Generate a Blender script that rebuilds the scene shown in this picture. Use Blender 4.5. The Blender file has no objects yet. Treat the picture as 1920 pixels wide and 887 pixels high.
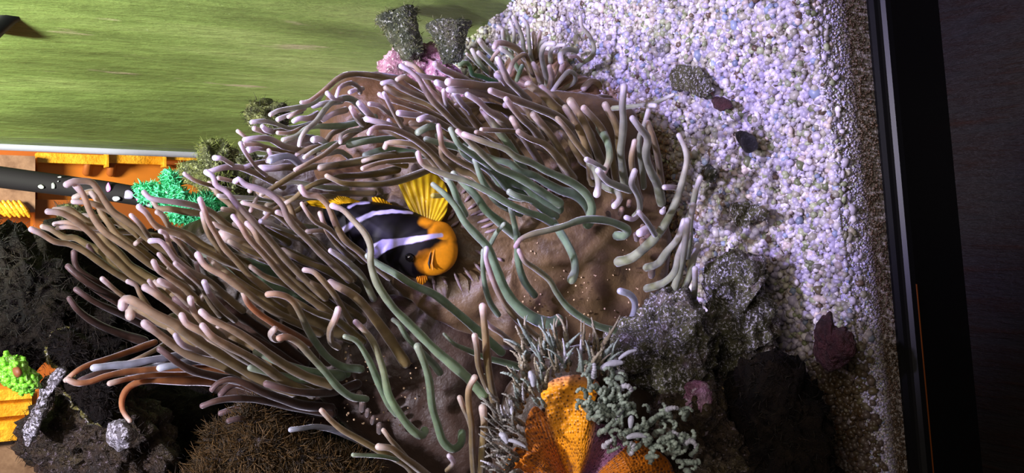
import bpy, math, random
import numpy as np
from mathutils import Vector, Matrix, noise

# ---------------------------------------------------------------- camera, world, lights
TH = math.radians(32.0)
FPX = 1920.0
CAM = np.array([0.0, 0.0, 0.50])
FW = np.array([0.0, math.cos(TH), -math.sin(TH)])
RT = np.array([0.0, -math.sin(TH), -math.cos(TH)])   # the phone was held on its side
UP = np.array([1.0, 0.0, 0.0])
sc = bpy.context.scene
COL = sc.collection
cd = bpy.data.cameras.new('camera'); cam = bpy.data.objects.new('camera', cd); COL.objects.link(cam)
cd.sensor_fit = 'HORIZONTAL'; cd.sensor_width = 36.0; cd.lens = 36.0
cd.clip_start = 0.02; cd.clip_end = 50
M4 = Matrix.Identity(4)
for i, v in enumerate((RT, UP, -FW, CAM)):
    for j in range(3): M4[j][i] = float(v[j])
cam.matrix_world = M4
sc.camera = cam
sc.view_settings.view_transform = 'Standard'; sc.view_settings.look = 'None'
sc.view_settings.gamma = 1.0; sc.view_settings.use_curve_mapping = False
sc.view_settings.exposure = 0.35
w = bpy.data.worlds.new('world'); sc.world = w; w.use_nodes = True
w.node_tree.nodes['Background'].inputs[0].default_value = (0.85, 0.72, 0.62, 1)
w.node_tree.nodes['Background'].inputs[1].default_value = 0.05

def light(name, kind, loc, aim, energy, color, **kw):
    ld = bpy.data.lights.new(name, kind); ld.energy = energy; ld.color = color
    for k, v in kw.items(): setattr(ld, k, v)
    o = bpy.data.objects.new(name, ld); COL.objects.link(o)
    o.location = loc
    o.rotation_euler = (Vector(aim) - Vector(loc)).to_track_quat('-Z', 'Y').to_euler()
    return o
# aquarium LED hanging over the front right of the tank; ripples on the water dapple its light
led = light('led_lamp', 'SPOT', (0.19, 0.38, 1.05), (0.148, 0.59, 0.0), 52.0, (0.80, 0.77, 1.0), spot_size=math.radians(33), spot_blend=0.7, shadow_soft_size=0.03)
led.data.use_nodes = True; lt = led.data.node_tree; em = lt.nodes['Emission']
tc = lt.nodes.new('ShaderNodeTexCoord'); vo = lt.nodes.new('ShaderNodeTexNoise'); vo.inputs['Scale'].default_value = 26; vo.inputs['Detail'].default_value = 2
lt.links.new(tc.outputs['Normal'], vo.inputs['Vector'])
rp = lt.nodes.new('ShaderNodeValToRGB'); e_ = rp.color_ramp.elements; e_[0].position = .38; e_[0].color = (.50, .42, 1.0, 1); e_[1].position = .62; e_[1].color = (1.15, 1.12, 1.05, 1)
lt.links.new(vo.outputs[0], rp.inputs[0]); lt.links.new(rp.outputs[0], em.inputs[0])
light('flower_fill_spot', 'SPOT', (-0.10, 0.42, 1.00), (-0.115, 0.54, 0.15), 11.0, (1.0, 0.94, 0.88), spot_size=math.radians(17), spot_blend=0.7, shadow_soft_size=0.02)  # added unseen spot that brightens only the flower anemone
light('led_lamp_rear', 'SPOT', (-0.06, 0.44, 0.96), (-0.01, 0.71, 0.30), 26.0, (0.88, 0.84, 1.0), spot_size=math.radians(47), spot_blend=0.6, shadow_soft_size=0.015)
light('wall_wash_fill', 'SPOT', (0.00, 0.72, 0.95), (0.16, 0.99, 0.42), 78.0, (0.92, 1.0, 0.80), spot_size=math.radians(58), spot_blend=0.9, shadow_soft_size=0.05)  # added light, put in to brighten the algae sheet
light('room_lamp', 'AREA', (0.15, 1.55, 0.95), (0.05, 2.1, 0.55), 22.0, (1.0, 0.74, 0.40), shape='DISK', size=0.25)
light('room_glow', 'AREA', (0.25, -0.02, 0.85), (0.0, 0.75, 0.15), 1.9, (1.0, 0.88, 0.78), shape='DISK', size=0.5)

# ---------------------------------------------------------------- helpers
rnd = random.Random(7)
rng = np.random.default_rng(11)
def P(px, py, d):
    return CAM + d * (FW + RT * ((px - 960.0) / FPX) + UP * ((443.5 - py) / FPX))
def FL(px, z=0.0):
    return (CAM[2] - z) / (math.sin(TH) + math.cos(TH) * (px - 960.0) / FPX)
def s2l(c):
    return tuple(((v / 255.0) / 12.92 if v / 255.0 <= 0.04045 else ((v / 255.0 + 0.055) / 1.055) ** 2.4) for v in c)
def lin(c): return np.array(s2l(c))

def mesh_obj(name, verts, faces, mat, parent=None, cols=None, smooth=True, kind=None, pol=None):
    me = bpy.data.meshes.new(name)
    verts = np.asarray(verts, dtype=np.float32)
    if isinstance(faces, np.ndarray):
        k = faces.shape[1]; nf = faces.shape[0]
        me.vertices.add(len(verts)); me.vertices.foreach_set('co', verts.ravel())
        me.loops.add(nf * k); me.loops.foreach_set('vertex_index', faces.astype(np.int32).ravel())
        me.polygons.add(nf); me.polygons.foreach_set('loop_start', np.arange(0, nf * k, k, dtype=np.int32))
        me.update(calc_edges=True)
    else:
        me.from_pydata([tuple(v) for v in verts.tolist()], [], faces)
    if smooth: me.polygons.foreach_set('use_smooth', np.ones(len(me.polygons), dtype=bool))
    if cols is not None:
        a = me.color_attributes.new('Col', 'FLOAT_COLOR', 'POINT')
        c = np.ones((len(verts), 4), dtype=np.float32); c[:, :3] = cols
        a.data.foreach_set('color', c.ravel())
    if pol is not None:
        a = me.attributes.new('pol', 'FLOAT_VECTOR', 'POINT')
        a.data.foreach_set('vector', np.asarray(pol, dtype=np.float32).ravel())
    me.materials.append(mat)
    me.update()
    o = bpy.data.objects.new(name, me); COL.objects.link(o)
    if parent is not None: o.parent = parent
    if kind: o['kind'] = kind
    return o
def setloc(o, loc):
    """put the origin at loc without moving the geometry"""
    loc = Vector(loc); o.data.transform(Matrix.Translation(-loc)); o.location = loc
def tag(o, label, cat, group=None, kind=None):
    o['label'] = label; o['category'] = cat
    if group: o['group'] = group
    if kind: o['kind'] = kind
    return o
def thing(name, label, cat, loc, group=None):
    o = bpy.data.objects.new(name, None); COL.objects.link(o); o.empty_display_size = 0.02
    o.location = [float(v) for v in loc]
    return tag(o, label, cat, group)
def attach(o, root):
    """parent o (built in world space) keeping its place"""
    loc = Vector(root.location); o.data.transform(Matrix.Translation(-loc)); o.parent = root
    return o

def nz(p, s, octv=4):
    return noise.fractal(Vector((p[0] * s, p[1] * s, p[2] * s)), 1.0, 2.1, octv)

# materials -------------------------------------------------------
def mat(name, base=(0.5, 0.5, 0.5), rough=0.5, spec=0.5, attr=False, **kw):
    m = bpy.data.materials.new(name); m.use_nodes = True
    nt = m.node_tree; b = nt.nodes['Principled BSDF']
    b.inputs['Base Color'].default_value = (*base, 1); b.inputs['Roughness'].default_value = rough
    b.inputs['Specular IOR Level'].default_value = spec
    for k, v in kw.items():
        b.inputs[k.replace('_', ' ')].default_value = v
    if attr:
        a = nt.nodes.new('ShaderNodeAttribute'); a.attribute_name = 'Col'
        nt.links.new(a.outputs['Color'], b.inputs['Base Color'])
    return m, nt, b
def N(nt, t, **kw):
    n = nt.nodes.new(t)
    for k, v in kw.items():
        if k in n.inputs.keys() if hasattr(n.inputs, 'keys') else False: n.inputs[k].default_value = v
        elif hasattr(n, k): setattr(n, k, v)
        else: n.inputs[k].default_value = v
    return n
def ntex(nt, scale, detail=4, vec=None, rough=0.6):
    n = nt.nodes.new('ShaderNodeTexNoise'); n.inputs['Scale'].default_value = scale
    n.inputs['Detail'].default_value = detail; n.inputs['Roughness'].default_value = rough
    if vec: nt.links.new(vec, n.inputs['Vector'])
    return n
def ramp(nt, fac, stops):
    r = nt.nodes.new('ShaderNodeValToRGB'); nt.links.new(fac, r.inputs[0])
    e = r.color_ramp.elements
    while len(e) < len(stops): e.new(0.5)
    for i, (p, c) in enumerate(stops):
        e[i].position = p; e[i].color = (*c[:3], 1) if len(c) >= 3 else (c[0], c[0], c[0], 1)
    return r
def mixc(nt, fac, a, b, mode='MIX'):
    m = nt.nodes.new('ShaderNodeMix'); m.data_type = 'RGBA'; m.blend_type = mode
    for s, v in ((0, fac), (6, a), (7, b)):
        if hasattr(v, 'is_linked') or hasattr(v, 'links'): nt.links.new(v, m.inputs[s])
        elif s == 0: m.inputs[0].default_value = v
        else: m.inputs[s].default_value = (*v, 1)
    return m.outputs[2]
def bump(nt, b, h, strength=0.5, dist=0.002, normal=None):
    n = nt.nodes.new('ShaderNodeBump'); n.inputs['Strength'].default_value = strength; n.inputs['Distance'].default_value = dist
    nt.links.new(h, n.inputs['Height'])
    if normal: nt.links.new(normal, n.inputs['Normal'])
    nt.links.new(n.outputs[0], b.inputs['Normal'])
    return n.outputs[0]
def objco(nt):
    g = nt.nodes.new('ShaderNodeNewGeometry'); return g.outputs['Position']

# soft living tissue: coloured by vertex colour, scatters at grazing edges, lets some light through
def tissue(name, sheen=1.0, trans=0.34, rough=0.42, bscale=260, bs=0.25, bd=0.001, sss=0.5):
    m, nt, b = mat(name, rough=rough, spec=0.45, attr=True)
    b.inputs['Sheen Weight'].default_value = sheen; b.inputs['Sheen Roughness'].default_value = 0.35
    b.inputs['Sheen Tint'].default_value = (0.92, 0.9, 1.0, 1)
    b.inputs['Subsurface Weight'].default_value = sss; b.inputs['Subsurface Scale'].default_value = 0.004; b.inputs['Subsurface Radius'].default_value = (1.0, .7, .5)
    a = [n for n in nt.nodes if n.type == 'ATTRIBUTE'][0]
    pos = objco(nt)
    n1 = ntex(nt, 90, 3, pos)
    r1 = ramp(nt, n1.outputs[0], [(0.3, (0.78, 0.76, 0.74)), (0.7, (1.12, 1.1, 1.1))])
    c = mixc(nt, 1.0, a.outputs['Color'], r1.outputs[0], 'MULTIPLY')
    nt.links.new(c, b.inputs['Base Color'])
    n2 = ntex(nt, bscale, 3, pos); bump(nt, b, n2.outputs[0], bs, bd)
    t = nt.nodes.new('ShaderNodeBsdfTranslucent'); nt.links.new(c, t.inputs[0])
    mx = nt.nodes.new('ShaderNodeMixShader'); mx.inputs[0].default_value = trans
    out = nt.nodes['Material Output']
    nt.links.new(b.outputs[0], mx.inputs[1]); nt.links.new(t.outputs[0], mx.inputs[2]); nt.links.new(mx.outputs[0], out.inputs[0])
    return m
M_TENT = tissue('tentacle_tissue')
M_DISC = tissue('disc_tissue', sheen=0.35, trans=0.04, sss=0.0, rough=0.5, bscale=160, bs=0.5, bd=0.002)
M_FRILL = tissue('frilly_tissue', sss=0.0, sheen=0.5, trans=0.15, rough=0.35, bscale=500, bs=0.4)

def rock_mat(name, c1, c2, c3, glint=(0.5, 0.45, 0.55), gl=0.62, rough=0.55, nsc=330, spec=0.6):
    m, nt, b = mat(name, rough=rough, spec=spec)
    pos = objco(nt)
    n1 = ntex(nt, 38, 6, pos, 0.7); n2 = ntex(nt, nsc, 4, pos, 0.7); n3 = ntex(nt, 110, 5, pos, 0.7)
    r1 = ramp(nt, n1.outputs[0], [(0.35, c1), (0.5, c2), (0.66, c3)])
    r2 = ramp(nt, n2.outputs[0], [(gl - 0.04, (0, 0, 0)), (gl + 0.05, (1, 1, 1))])
    r3 = ramp(nt, n3.outputs[0], [(0.3, (0.45, 0.42, 0.4)), (0.7, (1.3, 1.3, 1.3))])
    c = mixc(nt, 1.0, r1.outputs[0], r3.outputs[0], 'MULTIPLY')
    c = mixc(nt, r2.outputs[0], c, glint)  # sparkle glints painted into the base colour as pale specks
    nt.links.new(c, b.inputs['Base Color'])
    m1 = nt.nodes.new('ShaderNodeMath'); m1.operation = 'ADD'
    nt.links.new(n2.outputs[0], m1.inputs[0]); nt.links.new(n3.outputs[0], m1.inputs[1])
    bump(nt, b, m1.outputs[0], 1.0, 0.004)
    return m
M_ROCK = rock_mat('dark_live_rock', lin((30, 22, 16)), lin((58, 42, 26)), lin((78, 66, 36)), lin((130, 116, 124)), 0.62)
M_ROCKD = rock_mat('shaded_live_rock', lin((10, 7, 7)), lin((22, 14, 11)), lin((34, 25, 16)), lin((70, 58, 54)), 0.72, rough=.8, spec=.2)  # rock copy with the shade put into its darker colour
M_ROCKS = rock_mat('sparkling_live_rock', lin((48, 40, 30)), lin((104, 104, 70)), lin((130, 112, 116)), lin((240, 235, 250)), 0.575, nsc=560)
M_EDGELIT = rock_mat('edge_lit_rock', lin((60, 54, 44)), lin((110, 104, 100)), lin((150, 144, 160)), lin((245, 240, 255)), 0.52, nsc=480)  # pale rock copy; light on the edges is put into its colour
M_SHELL = rock_mat('black_shell', lin((12, 10, 14)), lin((24, 20, 28)), lin((36, 32, 40)), lin((120, 116, 140)), 0.66, nsc=700)
M_PINK = rock_mat('coralline_pink_rock', lin((70, 44, 50)), lin((180, 120, 160)), lin((215, 170, 205)), lin((240, 220, 240)), 0.6)
M_PLUG = rock_mat('grey_green_plug', lin((26, 28, 22)), lin((60, 64, 46)), lin((96, 90, 80)), lin((200, 196, 200)), 0.6)
M_MOSS = rock_mat('mossy_plug', lin((26, 26, 14)), lin((72, 74, 32)), lin((120, 120, 60)), lin((190, 190, 150)), 0.6)
M_RED = rock_mat('dark_red_stone', lin((50, 22, 28)), lin((78, 36, 42)), lin((70, 44, 44)), lin((120, 80, 80)), 0.68)
M_GCOR = rock_mat('fluorescent_green_coral', lin((40, 190, 110)), lin((70, 235, 150)), lin((120, 250, 190)), lin((190, 255, 225)), 0.58, 0.4)
M_YCOR = rock_mat('yellow_green_coral', lin((90, 200, 30)), lin((150, 225, 60)), lin((190, 235, 120)), lin((220, 255, 170)), 0.58, 0.4)
M_VC, _, _ = mat('coloured_grains', rough=0.38, spec=0.5, attr=True)
M_VR, _, _ = mat('plain_coloured', rough=0.6, spec=0.4, attr=True)

M_FISH, _, _ = mat('fish_skin', rough=0.55, spec=0.25, attr=True)
M_FDISC = tissue('spotted_disc', sss=0.0, sheen=0.25, trans=0.04, rough=0.4)
nt = M_FDISC.node_tree; b = nt.nodes['Principled BSDF']
pa = nt.nodes.new('ShaderNodeAttribute'); pa.attribute_name = 'pol'
mp = nt.nodes.new('ShaderNodeMapping'); mp.inputs['Scale'].default_value = (26, 15, 1); nt.links.new(pa.outputs['Vector'], mp.inputs[0])
vo = nt.nodes.new('ShaderNodeTexVoronoi'); vo.inputs['Scale'].default_value = 1.0; vo.inputs['Randomness'].default_value = .55; nt.links.new(mp.outputs[0], vo.inputs['Vector'])
rp = ramp(nt, vo.outputs['Distance'], [(.14, (.16, .09, .08)), (.42, (1.25, 1.2, 1.15))])
src = b.inputs['Base Color'].links[0].from_socket
nt.links.new(mixc(nt, 1.0, src, rp.outputs[0], 'MULTIPLY'), b.inputs['Base Color'])
bump(nt, b, vo.outputs['Distance'], .8, .0015)
# ---------------------------------------------------------------- shape makers
def catmull(pts, n):
    p = np.asarray(pts, float)
    p = np.vstack([2 * p[0] - p[1], p, 2 * p[-1] - p[-2]])
    seg = len(p) - 3
    L = np.linalg.norm(np.diff(p[1:-1], axis=0)[:, :2], axis=1); cum = np.concatenate([[0], np.cumsum(L)]); cum /= cum[-1]
    out = []
    for u in np.linspace(0, 1, n):
        i = min(int(np.searchsorted(cum, u, side='right')) - 1, seg - 1)
        t = (u - cum[i]) / max(cum[i + 1] - cum[i], 1e-9)
        a, b, c, d = p[i:i + 4]
        out.append(0.5 * ((2 * b) + (-a + c) * t + (2 * a - 5 * b + 4 * c - d) * t * t + (-a + 3 * b - 3 * c + d) * t ** 3))
    return np.array(out)
def tube_geo(path, rad, sides=9, tipround=True):
    path = np.asarray(path, float); n = len(path)
    T = np.gradient(path, axis=0); T /= np.linalg.norm(T, axis=1)[:, None] + 1e-12
    u = np.cross(T[0], [0.3, 0.5, 0.8]); u /= np.linalg.norm(u)
    V = []
    ang = np.linspace(0, 2 * np.pi, sides, endpoint=False)
    for i in range(n):
        u = u - T[i] * np.dot(u, T[i]); u /= np.linalg.norm(u) + 1e-12
        v = np.cross(T[i], u)
        V.append(path[i] + rad[i] * (np.cos(ang)[:, None] * u + np.sin(ang)[:, None] * v))
    V = np.vstack(V)
    i = np.arange(n - 1)[:, None] * sides; j = np.arange(sides)[None, :]; j2 = (j + 1) % sides
    F = np.stack([i + j, i + j2, i + sides + j2, i + sides + j], -1).reshape(-1, 4)
    return V, F
def roundtip(path, rad):
    """adds half-round caps at both ends of a tube path"""
    def cap(p0, p1, r):
        d = p0 - p1; d /= np.linalg.norm(d) + 1e-12
        th = np.radians([78, 52, 26])
        return [p0 + d * r * math.sin(t) for t in th], [max(r * math.cos(t), r * .05) for t in th]
    a, ra = cap(path[0], path[1], rad[0]); b, rb = cap(path[-1], path[-2], rad[-1])
    tip = path[0] + (path[0] - path[1]) / (np.linalg.norm(path[0] - path[1]) + 1e-12) * rad[0]
    end = path[-1] + (path[-1] - path[-2]) / (np.linalg.norm(path[-1] - path[-2]) + 1e-12) * rad[-1]
    P2 = np.vstack([[tip], a, path, b[::-1], [end]])
    R2 = np.concatenate([[rad[0] * .02], ra, rad, rb[::-1], [rad[-1] * .02]])
    return P2, R2

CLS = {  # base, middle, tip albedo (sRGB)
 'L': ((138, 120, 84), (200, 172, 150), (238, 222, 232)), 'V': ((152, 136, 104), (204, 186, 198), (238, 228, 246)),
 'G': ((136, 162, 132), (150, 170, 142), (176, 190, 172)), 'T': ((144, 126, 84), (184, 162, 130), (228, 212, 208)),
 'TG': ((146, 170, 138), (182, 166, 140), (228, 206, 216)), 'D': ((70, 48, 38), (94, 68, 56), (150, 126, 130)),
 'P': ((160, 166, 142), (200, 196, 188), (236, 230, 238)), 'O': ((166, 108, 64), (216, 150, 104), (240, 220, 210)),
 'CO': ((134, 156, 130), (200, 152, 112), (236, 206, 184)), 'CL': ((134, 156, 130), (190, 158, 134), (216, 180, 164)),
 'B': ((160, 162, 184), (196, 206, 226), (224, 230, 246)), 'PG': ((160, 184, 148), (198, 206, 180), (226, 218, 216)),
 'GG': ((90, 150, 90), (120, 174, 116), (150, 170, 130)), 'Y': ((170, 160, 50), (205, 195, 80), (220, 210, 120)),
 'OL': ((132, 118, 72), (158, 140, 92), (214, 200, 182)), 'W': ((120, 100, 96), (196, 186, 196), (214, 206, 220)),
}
LAY = [(.600, .672), (.622, .690), (.646, .702), (.668, .714), (.690, .724)]
tcount = 0
def tentacle(root, line, doff=0.0, sides=9, name='tentacle'):
    global tcount
    hd, ps = line.split('|')
    lay, cl, wt, wb = hd.split(); lay = int(lay); wt = float(wt); wb = float(wb)
    pts = [tuple(map(float, q.split(','))) for q in ps.split()]
    k = tcount; tcount += 1
    L = sum(math.dist(pts[i], pts[i + 1]) for i in range(len(pts) - 1))
    n = int(min(60, max(8, L / 7)))
    c = catmull(pts, n); t = np.linspace(0, 1, n)
    d0, d1 = LAY[lay]; ji = ((k * 7919) % 13 - 6) * 0.0012
    # a short tentacle does not run the whole way in to the body
    d1 = d0 + (d1 - d0) * min(1, L / 170 + .15)
    dep = d0 + (d1 - d0) * t ** 1.3 + ji + 0.004 * np.sin(t * (3 + L / 90) + k) + doff
    path = np.array([P(c[i, 0], c[i, 1], dep[i]) for i in range(n)])
    wd = wt + (wb - wt) * t ** .8
    wd = wd * (1 + 0.05 * np.sin(t * L / 16 + k * 2.1) + 0.03 * np.sin(t * L / 7 + k)) * (1 + 0.10 * np.exp(-(t * L / 9) ** 2))
    rad = wd / 2 * dep / FPX * 1.0
    path2, rad2 = roundtip(path, rad)
    V, F = tube_geo(path2, rad2, sides)
    tt = np.concatenate([np.zeros(4), t, np.ones(4)])
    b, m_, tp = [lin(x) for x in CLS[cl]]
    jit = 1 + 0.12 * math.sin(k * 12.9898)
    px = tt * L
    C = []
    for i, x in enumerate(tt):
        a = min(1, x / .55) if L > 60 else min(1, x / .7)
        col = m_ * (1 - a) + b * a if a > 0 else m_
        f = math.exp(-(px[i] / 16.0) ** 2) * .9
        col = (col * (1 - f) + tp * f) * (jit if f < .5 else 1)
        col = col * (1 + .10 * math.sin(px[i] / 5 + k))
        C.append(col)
    C = np.repeat(np.clip(np.array(C), 0, 1), sides, axis=0)
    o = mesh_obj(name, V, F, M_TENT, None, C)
    attach(o, root); return o

def outline(pts, n):
    p = list(pts) + [pts[0]]
    p = np.asarray(p, float)
    L = np.linalg.norm(np.diff(p, axis=0), axis=1); cum = np.concatenate([[0], np.cumsum(L)]); cum /= cum[-1]
    m = len(pts); out = []
    for u in np.linspace(0, 1, n, endpoint=False):
        i = min(int(np.searchsorted(cum, u, side='right')) - 1, m - 1)
        t = (u - cum[i]) / (cum[i + 1] - cum[i])
        a, b, c, d = (np.asarray(pts[(i + k) % m], float) for k in (-1, 0, 1, 2))
        out.append(0.5 * ((2 * b) + (-a + c) * t + (2 * a - 5 * b + 4 * c - d) * t * t + (-a + 3 * b - 3 * c + d) * t ** 3))
    return np.array(out)
def blob(name, pts, ctr, d, front, back, material, segs=96, rings=28, amp=0.0, nscale=25, amp2=0.0, nscale2=120, colfn=None, powr=1.0, folds=None, polc=None, edge_amp=None):
    """a solid swelling body: outline at its own depth, domed front and back, roughened along its own radius"""
    ol = outline(pts, segs); c = np.asarray(ctr, float)
    df = d if callable(d) else (lambda x, y: d)
    V = []; PX = []; POL = []
    def vert(x, y, side, s):
        h = (1 - s * s) ** (.5 * powr) if s < 1 else 0
        dd = df(x, y) - (front * h if side > 0 else -back * h)
        if folds: dd += folds(x, y, s)
        return P(x, y, dd)
    ss = np.sin(np.linspace(0, np.pi / 2, rings + 1))
    for side in (1, -1):
        rr = ss if side > 0 else ss[:-1]
        for j, s in enumerate(rr):
            if j == 0:
                V.append(vert(c[0], c[1], side, 0)); PX.append(c); POL.append((0, 0, 0)); continue
            for q in range(segs):
                x, y = c + (ol[q] - c) * s
                V.append(vert(x, y, side, s)); PX.append((x, y)); 
                POL.append((q / segs, s, 0))
    V = np.array(V); PX = np.array(PX, float)
    if polc is not None:
        dx = PX[:, 0] - polc[0]; dy = PX[:, 1] - polc[1]
        POL = np.stack([np.arctan2(dy, dx), np.hypot(dx, dy) / 100, np.zeros(len(dx))], 1)
    if amp or amp2:
        c3 = V.mean(axis=0)
        D = V - c3; D /= np.linalg.norm(D, axis=1)[:, None] + 1e-9
        a = np.array([amp * nz(v, nscale) + (amp2 * nz(v + 3.3, nscale2, 3) if amp2 else 0) for v in V])
        V = V + D * a[:, None]
    F = []
    nf = 1 + rings * segs
    for q in range(segs):
        q2 = (q + 1) % segs
        F.append((0, 1 + q2, 1 + q))
        F.append((nf, nf + 1 + q, nf + 1 + q2))
        for j in range(rings - 1):
            a0 = 1 + j * segs
            F.append((a0 + q, a0 + q2, a0 + segs + q2, a0 + segs + q))
        for j in range(rings - 2):
            a0 = nf + 1 + j * segs
            F.append((a0 + q, a0 + segs + q, a0 + segs + q2, a0 + q2))
        a0 = nf + 1 + (rings - 2) * segs; b0 = 1 + (rings - 1) * segs
        F.append((a0 + q, b0 + q, b0 + q2, a0 + q2))
    C = None
    if colfn: C = np.clip(np.array([colfn(PX[i, 0], PX[i, 1], V[i]) for i in range(len(V))]), 0, 1)
    return mesh_obj(name, V, F, material, None, C, pol=POL)

ico_v = []; 
def _ico():
    t = (1 + 5 ** .5) / 2
    v = np.array([(-1, t, 0), (1, t, 0), (-1, -t, 0), (1, -t, 0), (0, -1, t), (0, 1, t), (0, -1, -t), (0, 1, -t), (t, 0, -1), (t, 0, 1), (-t, 0, -1), (-t, 0, 1)], float)
    v /= np.linalg.norm(v[0])
    f = np.array([(0, 11, 5), (0, 5, 1), (0, 1, 7), (0, 7, 10), (0, 10, 11), (1, 5, 9), (5, 11, 4), (11, 10, 2), (10, 7, 6), (7, 1, 8), (3, 9, 4), (3, 4, 2), (3, 2, 6), (3, 6, 8), (3, 8, 9), (4, 9, 5), (2, 4, 11), (6, 2, 10), (8, 6, 7), (9, 8, 1)])
    return v, f
ICO_V, ICO_F = _ico()
def grains(name, pos, size, cols, material, flat=0.7, elong=1.3):
    n = len(pos)
    R = rng.normal(size=(n, 3, 3)); Q, _ = np.linalg.qr(R)
    sc3 = np.stack([np.full(n, 1.0), rng.uniform(.75, elong, n), rng.uniform(.5, 1.0, n) * flat / .7], 1) * size[:, None]
    base = ICO_V[None] * (1 + rng.uniform(-.16, .16, (n, 12, 1)))
    V = np.einsum('nij,nkj->nki', Q, base * sc3[:, None, :]) + pos[:, None, :]
    F = (ICO_F[None] + (np.arange(n) * 12)[:, None, None]).reshape(-1, 3)
    return mesh_obj(name, V.reshape(-1, 3), F, material, None, np.repeat(cols, 12, axis=0))

def tufts(name, base, nrm, length, width, material, cols, curl=1.0, segs=3):
    """many fine curved filaments joined in one mesh"""
    n = len(base); VV = []; FF = []; CC = []; off = 0
    for i in range(n):
        b = base[i]; d = nrm[i] + rng.normal(0, .35, 3); d /= np.linalg.norm(d)
        side = np.cross(d, rng.normal(size=3)); side /= np.linalg.norm(side)
        cu = np.cross(d, side); L = length * rng.uniform(.5, 1.4); w = width * rng.uniform(.6, 1.3)
        k = rng.uniform(-1, 1) * curl
        for j in range(segs + 1):
            t = j / segs
            p = b + d * L * t + cu * L * k * t * t
            ww = w * (1 - t * .75)
            VV += [p - side * ww, p + side * ww, p + cu * ww * 1.2]
            CC += [cols[i] * (0.8 + .5 * t)] * 3
        for j in range(segs):
            a = off + j * 3
            FF += [(a, a + 1, a + 4, a + 3), (a + 1, a + 2, a + 5, a + 4), (a + 2, a, a + 3, a + 5)]
        off += (segs + 1) * 3
    return mesh_obj(name, np.array(VV), np.array(FF), material, None, np.clip(np.array(CC), 0, 1))
def surf_samples(o, n, facing=True):
    """random points on a mesh with their normals (world space, object unparented)"""
    me = o.data; cnt = len(me.polygons)
    c = np.empty(cnt * 3); me.polygons.foreach_get('center', c); c = c.reshape(-1, 3)
    nn = np.empty(cnt * 3); me.polygons.foreach_get('normal', nn); nn = nn.reshape(-1, 3)
    ar = np.empty(cnt); me.polygons.foreach_get('area', ar)
    ctr = c.mean(axis=0)
    flip = np.sign(np.einsum('ij,ij->i', nn, c - ctr)); nn = nn * flip[:, None]
    wv = ar.copy()
    if facing: wv = wv * np.clip(np.einsum('ij,ij->i', nn, (CAM - c)) / np.linalg.norm(CAM - c, axis=1) + .25, 0, 1)
    idx = rng.choice(cnt, n, p=wv / wv.sum())
    s = np.sqrt(ar[idx])[:, None]
    return c[idx] + rng.normal(size=(n, 3)) * s * .3, nn[idx]
def box(name, lo, hi, material, parent=None):
    (x0, y0, z0), (x1, y1, z1) = lo, hi
    v = [(x0, y0, z0), (x1, y0, z0), (x1, y1, z0), (x0, y1, z0), (x0, y0, z1), (x1, y0, z1), (x1, y1, z1), (x0, y1, z1)]
    f = [(0, 3, 2, 1), (4, 5, 6, 7), (0, 1, 5, 4), (1, 2, 6, 5), (2, 3, 7, 6), (3, 0, 4, 7)]
    return mesh_obj(name, v, f, material, parent, smooth=False)
def strip_solid(name, plan, z0, z1, thick, material, nz_=2, smooth=True, colfn=None, rnd_amp=0):
    """a standing sheet following a line on the ground plan, with thickness away from the tank"""
    plan = np.asarray(plan, float); n = len(plan)
    T = np.gradient(plan, axis=0); T /= np.linalg.norm(T, axis=1)[:, None]
    Nn = np.stack([T[:, 1], -T[:, 0]], 1)
    V = []
    zs = np.linspace(z0, z1, nz_)
    for k, off in ((0, 0.0), (1, thick)):
        for z in zs:
            for i in range(n):
                q = plan[i] + Nn[i] * off
                V.append((q[0], q[1], z))
    F = []
    m = n * nz_
    for j in range(nz_ - 1):
        for i in range(n - 1):
            a = j * n + i
            F += [(a, a + 1, a + n + 1, a + n), (m + a, m + a + n, m + a + n + 1, m + a + 1)]
    for i in range(n - 1):
        F += [(i, m + i, m + i + 1, i + 1), ((nz_ - 1) * n + i, (nz_ - 1) * n + i + 1, m + (nz_ - 1) * n + i + 1, m + (nz_ - 1) * n + i)]
    for j in range(nz_ - 1):
        for e in (0, n - 1):
            a = j * n + e; F.append((a, a + n, m + a + n, m + a))
    return mesh_obj(name, V, F, material, None, smooth=False)
# ---------------------------------------------------------------- tank, room, table
def yg(x): return 0.43 + 0.105 * x
def ray_plane_y(px, py, y):
    r = P(px, py, 1.0) - CAM; t = (y - CAM[1]) / r[1]; return CAM + r * t
def ray_z(px, py, z=0.0):
    r = P(px, py, 1.0) - CAM; t = (z - CAM[2]) / r[2]; return CAM + r * t
A = ray_z(972, -12); Cc = ray_z(878, 70); B = ray_z(622, 300)
def z_sand(x, y):
    e = -0.022 + 0.082 * x; g = y - yg(x)
    if g < 0.008:
        t = max(0, min(1, g / 0.008)); s = t ** .6
        return -0.056 + (e + 0.056) * s
    z = e * math.exp(-(g - 0.008) / .14)
    # the dune rises a little around the anemone
    return z + 0.006 * noise.fractal(Vector((x * 9, y * 9, 1.2)), 1, 2, 3) + 0.0015 * noise.noise(Vector((x * 60, y * 60, 0)))

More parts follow.
